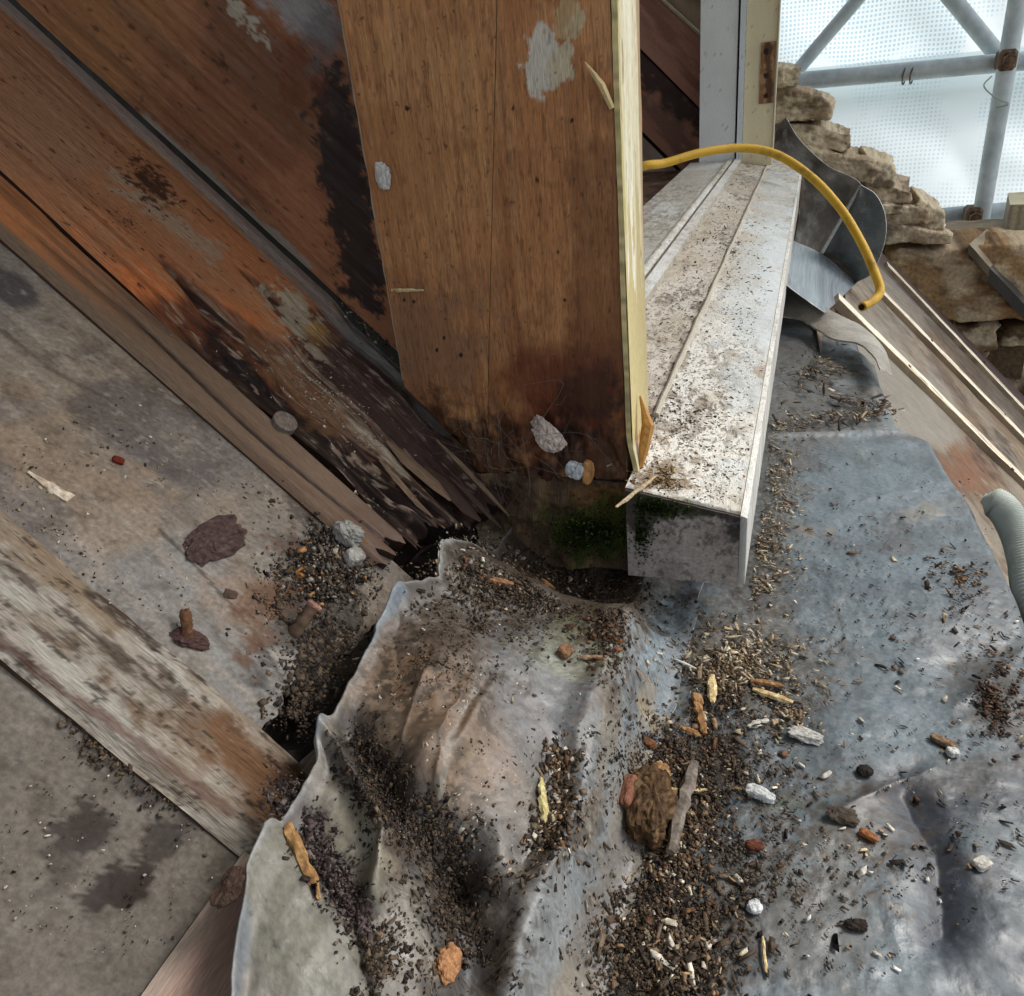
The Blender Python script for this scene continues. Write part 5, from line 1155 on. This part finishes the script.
def sliver(name, px0, py0, px1, py1, s, w, h, cols, label, cat, seed, lift=0.0, taper=(0.55, 0.85, 1, 0.95, 0.8, 0.45), group=None):
    A, N = surf_pt(px0, py0, s); B, N2 = surf_pt(px1, py1, s); k = np.linalg.norm(A) / FPX; d = (B - A); L = np.linalg.norm(d); d /= L; q = np.cross(N, d)
    r = np.random.default_rng(seed); n = 11; V = []
    tp = np.interp(np.linspace(0, 1, n), np.linspace(0, 1, len(taper)), taper)
    for i in range(n):
        f = i / (n - 1); c = A + (B - A) * f + N * (h * k * 0.3 + lift * k * f) + q * r.normal(0, 0.03) * w * k
        for a in range(6):
            an = a * math.pi / 3 + 0.3; V.append(c + q * math.cos(an) * w * k * 0.5 * tp[i] * r.uniform(0.7, 1.3) + N * math.sin(an) * h * k * 0.5 * tp[i] * r.uniform(0.8, 1.2))
    F = [tuple(range(6))[::-1], tuple((n - 1) * 6 + a for a in range(6))] + [(i * 6 + a, i * 6 + (a + 1) % 6, (i + 1) * 6 + (a + 1) % 6, (i + 1) * 6 + a) for i in range(n - 1) for a in range(6)]
    C = np.array([lin(q_) for q_ in cols]); C = C[r.integers(len(C), size=len(V))]
    return mesh(name, V, F, M['chip'], None, C, np.asarray(V)[:, :2], label=label, cat=cat, group=group)
OR = [(142, 106, 70), (166, 128, 88), (120, 84, 54)]; PALE = [(198, 176, 128), (214, 196, 152), (170, 142, 96)]
lump('wood_chunk', 645, 815, 'lead', 76, 44, 34, 100, [(40, 29, 21), (88, 66, 46), (58, 43, 30), (116, 92, 64), (50, 37, 26)], 'large brown rotted wood chunk lying in the lead trough', 'wood chunk', 11, 0.55, 2.6, 0.2)
lump('wood_chip', 626, 795, 'lead', 36, 17, 10, 105, [(112, 72, 56), (134, 92, 72)], 'reddish wedge of wood leaning on the rotted chunk', 'wood chip', 12, 0.2, 5, 0.1)
sliver('stick', 693, 766, 668, 862, 'lead', 13, 12, [(112, 104, 96), (92, 84, 76), (128, 118, 108)], 'grey weathered stick beside the rotted chunk', 'stick', 13, 6, (0.5, 1, 1, 0.9, 0.55))
sliver('wood_splinter', 664, 791, 682, 793, 'lead', 5, 4, PALE, 'short pale splinter left of the grey stick', 'splinter', 14)
sliver('wood_splinter', 690, 795, 707, 792, 'lead', 4, 4, PALE, 'short pale splinter right of the grey stick', 'splinter', 15)
lump('wood_chip', 661, 774, 'lead', 18, 13, 9, 60, OR, 'small orange chip above the rotted chunk', 'wood chip', 16, 0.4, 4)
sliver('wood_splinter', 284, 820, 320, 902, 'lead', 13, 7, [(150, 114, 72), (172, 136, 92), (116, 84, 54)], 'long orange splinter lying on the left fold of the lead', 'splinter', 17, 0, (0.6, 1, 0.9, 0.9, 0.3))
lump('wood_chip', 447, 966, 'lead', 34, 22, 10, -55, [(146, 100, 66), (172, 128, 90), (112, 74, 48)], 'orange chip of rotten wood at the bottom centre of the lead', 'wood chip', 18, 0.45, 4)
sliver('wood_splinter', 540, 780, 544, 826, 'lead', 11, 6, [(176, 164, 112), (196, 184, 134)], 'pale yellow splinter in the hollow of the saddle', 'splinter', 19, 0, (0.4, 0.9, 1, 0.6))
sliver('wood_splinter', 712, 678, 712, 708, 'lead', 10, 6, PALE, 'upright pale splinter in the straw below the sill', 'splinter', 20, 3)
sliver('wood_splinter', 696, 704, 704, 738, 'lead', 10, 6, OR, 'orange splinter at the left of the straw heap', 'splinter', 21, 2)
sliver('wood_splinter', 750, 683, 782, 690, 'lead', 7, 5, OR, 'thin orange splinter lying over the paler one', 'splinter', 22, 2)
sliver('wood_splinter', 752, 692, 792, 707, 'lead', 8, 6, PALE, 'thin pale splinter just under the orange one', 'splinter', 23, 2)
lump('wood_chip', 697, 702, 'lead', 14, 9, 6, 70, OR, 'stubby orange chip beside the straw heap', 'wood chip', 24, 0.3, 4)
sliver('wood_splinter', 678, 728, 700, 738, 'lead', 7, 5, OR, 'orange splinter at the foot of the straw heap', 'splinter', 25)
sliver('paint_flake', 748, 729, 768, 722, 'lead', 8, 3, [(190, 188, 180), (172, 168, 158)], 'narrow pale flake right of the straw heap', 'flake', 26)
lump('mortar_bit', 805, 738, 'lead', 30, 14, 8, 12, [(150, 148, 142), (186, 184, 178), (128, 124, 116)], 'cluster of whitish mortar on the apron', 'mortar', 27, 0.6, 3)
lump('pebble', 759, 797, 'lead', 26, 13, 10, 25, [(196, 198, 196), (172, 174, 172)], 'white stone lying on the apron near the grey stick', 'stone', 28, 0.3, 3)
lump('pebble', 754, 910, 'lead', 12, 13, 8, 60, [(204, 206, 206), (180, 182, 182)], 'small white stone at the bottom of the apron', 'stone', 29, 0.3, 3)
lump('pebble', 981, 866, 'lead', 15, 10, 6, -30, [(190, 188, 178), (160, 156, 146)], 'pale stone near the lower right corner', 'stone', 30, 0.25, 4)
lump('pebble', 952, 755, 'lead', 9, 9, 6, 0, [(180, 180, 176), (200, 200, 196)], 'tiny white stone at the right of the apron', 'stone', 31, 0.25, 4)
lump('wood_chip', 943, 744, 'lead', 20, 9, 5, 25, [(88, 66, 50), (140, 118, 96)], 'brown chip beside the tiny white stone', 'wood chip', 32, 0.3, 4)
lump('pebble', 864, 774, 'lead', 13, 11, 8, 0, [(34, 30, 28), (54, 48, 44)], 'black lump on the middle of the apron', 'stone', 33, 0.3, 3)
lump('soil_clod', 842, 818, 'lead', 24, 14, 7, 10, [(62, 54, 48), (84, 74, 64)], 'dark clod at the end of the crease in the apron', 'soil clod', 34, 0.6, 3)
lump('soil_clod', 856, 928, 'lead', 18, 10, 6, 5, [(36, 32, 30), (56, 48, 42)], 'dark clod at the bottom of the apron', 'soil clod', 35, 0.5, 3)
lump('wood_chip', 754, 848, 'lead', 16, 10, 6, 0, [(104, 62, 44), (82, 50, 38)], 'reddish chip on the apron below the white stone', 'wood chip', 36, 0.4, 3)
lump('wood_chip', 868, 838, 'lead', 15, 7, 5, 30, [(150, 96, 58), (120, 78, 50)], 'small orange chip below the crease in the apron', 'wood chip', 37, 0.3, 4)
sliver('stick', 762, 938, 766, 975, 'lead', 3.5, 3, PALE, 'thin pale stalk at the bottom of the apron', 'stalk', 38)
lump('paint_flake', 648, 745, 'lead', 18, 9, 6, 30, [(112, 76, 50), (90, 60, 42)], 'brown crumb on the curled lead tab', 'crumb', 39, 0.5, 3)
sliver('straw', 674, 661, 698, 672, 'lead', 3.5, 3, [(206, 204, 196)], 'white straw on the blue lead under the sill', 'straw', 40)
# washer and pale bits at the corner of the sill
P, N = surf_pt(750, 584, 'lead'); th = np.linspace(0, 2 * math.pi, 20, endpoint=False); k = np.linalg.norm(P) / FPX
V, F = tube_vf(np.array([P + N * 0.002 + k * 6 * (math.cos(a) * np.array([1, 0, 0]) + math.sin(a) * np.array([0, 0.8, 0.5])) for a in np.append(th, th[0])]), 0.0013, 6)
mesh('washer', V, F, M['chip'], None, (168, 158, 140), label='pale ring lying at the near corner of the sill', cat='ring')
lump('paint_flake', 728, 597, 'lead', 16, 10, 5, 20, [(210, 208, 200), (180, 176, 166)], 'white flake just below the cut sill end', 'flake', 41, 0.3, 5)
# things on the roof boards at the left
def disc(name, px, py, s, r_px, h_px, cols, label, cat, tilt=(0, 0, 0)):
    P, N = surf_pt(px, py, s); k = np.linalg.norm(P) / FPX; N = N + np.array(tilt); N /= np.linalg.norm(N)
    V, F = tube_vf([P - N * 0.004, P + N * h_px * k * 0.75, P + N * h_px * k], [r_px * k, r_px * k, r_px * k * 0.86], 24); return mesh(name, V, F, M['chip'], None, cols, label=label, cat=cat)
disc('nail', 285, 422, 'strip', 12, 2.2, (112, 102, 94), 'round grey nail head in the gap of the brown plank', 'nail')
P, N = surf_pt(290, 640, 'deck'); B = on_roof(314, 606, C0 - 0.012)
bolt = empty('bolt', P, 'rusty broken bolt with pinkish end standing in the gap', 'bolt')
V, F = tube_vf(np.linspace(P - NR * 0.01, B, 14), 0.0027 + 0.0012 * rng.random(14), 14); V = V + rng.normal(0, 0.00022, V.shape); mesh('shank', V, F, M['rust'], bolt, smooth=True)
V, F = tube_vf([B - (B - P) * 0.06, B, B + (B - P) * 0.05, B + (B - P) * 0.07], [0.0030, 0.0041, 0.0040, 0.0030], 16); mesh('head', V, F, M['chip'], bolt, col=(150, 112, 98))
P, N = surf_pt(186, 642, 'deck'); B = on_roof(186, 610, C0 - 0.004)
clip = empty('broken_bolt', P, 'snapped rusty bolt standing on the grey board above the batten', 'bolt')
pts = spline([P - N * 0.003, P + (B - P) * 0.35 + np.array([0.0006, 0, 0]), P + (B - P) * 0.7, B + np.array([-0.001, 0, 0])], 24)
V, F = tube_vf(pts, np.interp(np.linspace(0, 1, 24), [0, 0.25, 0.5, 0.85, 1], [0.0034, 0.0026, 0.0020, 0.0026, 0.0018]), 14); V = V + (fbm3(V * 900, 1.0, 77)[:, None] - 0.5) * 0.003
mesh('shank', V, F, M['chip'], clip, col=lin((104, 74, 54)) * (0.5 + fbm3(V * 700, 1.0, 78)[:, None]))
lump('rust_crust', 187, 640, 'deck', 30, 17, 9, 15, [(60, 44, 42), (84, 62, 58), (52, 38, 36)], 'dark crust round the foot of the snapped bolt', 'rust', 59, 0.7, 2.5, 0.2)
lump('bark_piece', 212, 542, 'deck', 62, 36, 9, -30, [(48, 38, 38), (82, 64, 60), (62, 50, 48), (98, 80, 74)], 'flat dark purple brown crust on the grey board', 'bark', 51, 0.6, 2.6, 0.15)
sliver('wood_splinter', 28, 472, 70, 500, 'deck', 12, 3, [(206, 194, 174), (182, 164, 140)], 'pale torn splinter at the left on the grey board', 'splinter', 52, 0, (0.2, 0.5, 1, 0.9))
lump('paint_flake', 118, 461, 'deck', 10, 7, 4, 20, [(96, 36, 26)], 'dark red crumb on the grey board', 'crumb', 53, 0.3, 4)
lump('mortar_bit', 341, 541, 'deck', 28, 22, 20, 30, [(124, 122, 116), (152, 150, 144)], 'large grey mortar lump in the grit heap', 'mortar', 54, 0.5, 3, -0.2)
lump('mortar_bit', 348, 563, 'deck', 16, 20, 14, 60, [(158, 156, 150), (130, 126, 120)], 'pale square mortar bit in the grit heap', 'mortar', 55, 0.2, 5, -0.3)
lump('wood_chip', 303, 574, 'deck', 20, 9, 6, -20, [(164, 112, 62), (136, 90, 50)], 'orange chip at the edge of the grit heap', 'wood chip', 56, 0.3, 4, -0.2)
lump('mortar_bit', 230, 596, 'deck', 14, 10, 6, 20, [(92, 76, 66), (74, 60, 52)], 'brown crumb below the dark crust', 'crumb', 57, 0.4, 3)
lump('rubble_stone', 345, 612, 'deck', 44, 40, 30, 70, [(72, 68, 60), (96, 90, 80)], 'grey green stone in the gap beside the lead lip', 'stone', 58, 0.3, 4, 0.9)
# things stuck at the foot of the post
lump('plaster_flake', 384, 175, 'post', 15, 22, 6, 10, [(206, 204, 200), (184, 182, 178)], 'white flake stuck to the left edge of the post', 'flake', 61, 0.7, 2.5, 0.1)
lump('plaster_flake', 357, 288, 'plank', 15, 11, 6, 30, [(176, 174, 168), (150, 146, 138)], 'whitish flake on the ledge left of the post', 'flake', 62, 0.4, 4, 0)
lump('dry_husk', 549, 432, 'post', 38, 20, 14, 50, [(184, 166, 156), (206, 192, 182), (150, 128, 118)], 'crumpled pinkish white husk hanging at the foot of the post', 'husk', 63, 0.6, 3, 0.0)
lump('plaster_flake', 576, 468, 'post', 17, 16, 9, 20, [(206, 212, 214), (184, 190, 194)], 'bluish white crumb at the foot of the post', 'flake', 64, 0.3, 4, 0.0)
lump('dry_leaf', 589, 471, 'post', 25, 11, 7, 95, [(172, 122, 72), (196, 148, 96)], 'small orange leaf beside the bluish white crumb', 'leaf', 65, 0.3, 4, 0.0)
sliver('stick', 616, 508, 656, 481, 'sill', 5, 4, [(176, 156, 126), (196, 178, 148)], 'pale twig lying over the corner of the sill', 'twig', 66, 6)
lump('wood_chip', 466, 408, 'plank', 18, 8, 8, 80, [(180, 126, 72), (156, 104, 58)], 'orange chip caught in the cobweb beside the plank', 'wood chip', 67, 0.2, 4, -0.6)
lump('plaster_flake', 484, 402, 'plank', 14, 15, 8, 0, [(128, 126, 120), (108, 106, 100)], 'grey crumb caught beside the foot of the post', 'flake', 68, 0.3, 4, -0.8)
lump('mortar_bit', 500, 462, 'plank', 20, 14, 10, 20, [(134, 122, 110), (104, 92, 82)], 'dusty lump wrapped in cobweb at the plank end', 'mortar', 69, 0.5, 3, -0.4)
sliver('wood_splinter', 478, 580, 512, 588, 'lead', 8, 5, [(128, 92, 66), (150, 112, 82)], 'brown splinter in the dark soil below the stump', 'splinter', 70, 3)
lump('wood_chip', 545, 590, 'lead', 12, 14, 7, 50, [(150, 112, 76), (128, 92, 62)], 'tan chip in the dark soil below the stump', 'wood chip', 71, 0.3, 4, 0)
lump('wood_chip', 564, 656, 'lead', 13, 14, 9, 40, [(142, 108, 80), (112, 82, 60)], 'tan chip on the saddle below the soil', 'wood chip', 72, 0.3, 4, 0)
sliver('wood_splinter', 578, 660, 607, 659, 'lead', 5, 4, [(128, 106, 84), (150, 126, 100)], 'thin brown splinter on the ridge of the saddle', 'splinter', 73)
sliver('wood_splinter', 392, 290, 424, 290, 'post', 4, 3, PALE, 'yellow straw stuck across the left edge of the post', 'straw', 74)
lump('dead_leaf', 232, 893, 'lead', 30, 20, 12, -60, [(62, 48, 42), (86, 68, 58)], 'dark torn scrap hanging at the lead lip', 'scrap', 75, 0.6, 3, 0)

# ================================================================== SHEET ADDED OVERHEAD, OUT OF VIEW, TO CUT THE SKY LIGHT
u, v = lin_grid(-3.4, 0.98, 120, -1.6, 3.15, 40); z = 1.55 - 0.10 * u + 0.018 * np.sin(u * 2 * math.pi / 0.076)
P = np.stack([u, v, z], -1); p = Paint(P, np.stack([u, v], -1), (150, 150, 146))
slab_obj('overhead_light_block', P, (0, 0, 0.003), M['deck'], p, side=(120, 120, 118), bottom=False, label='unseen corrugated sheet added overhead to cut the light from above', cat='roof')

# ================================================================== GROUND
V = [(-60, -60, -7), (60, -60, -7), (60, 60, -7), (-60, 60, -7)]; mesh('ground', V, [(0, 1, 2, 3)], M['ground'], kind='structure')
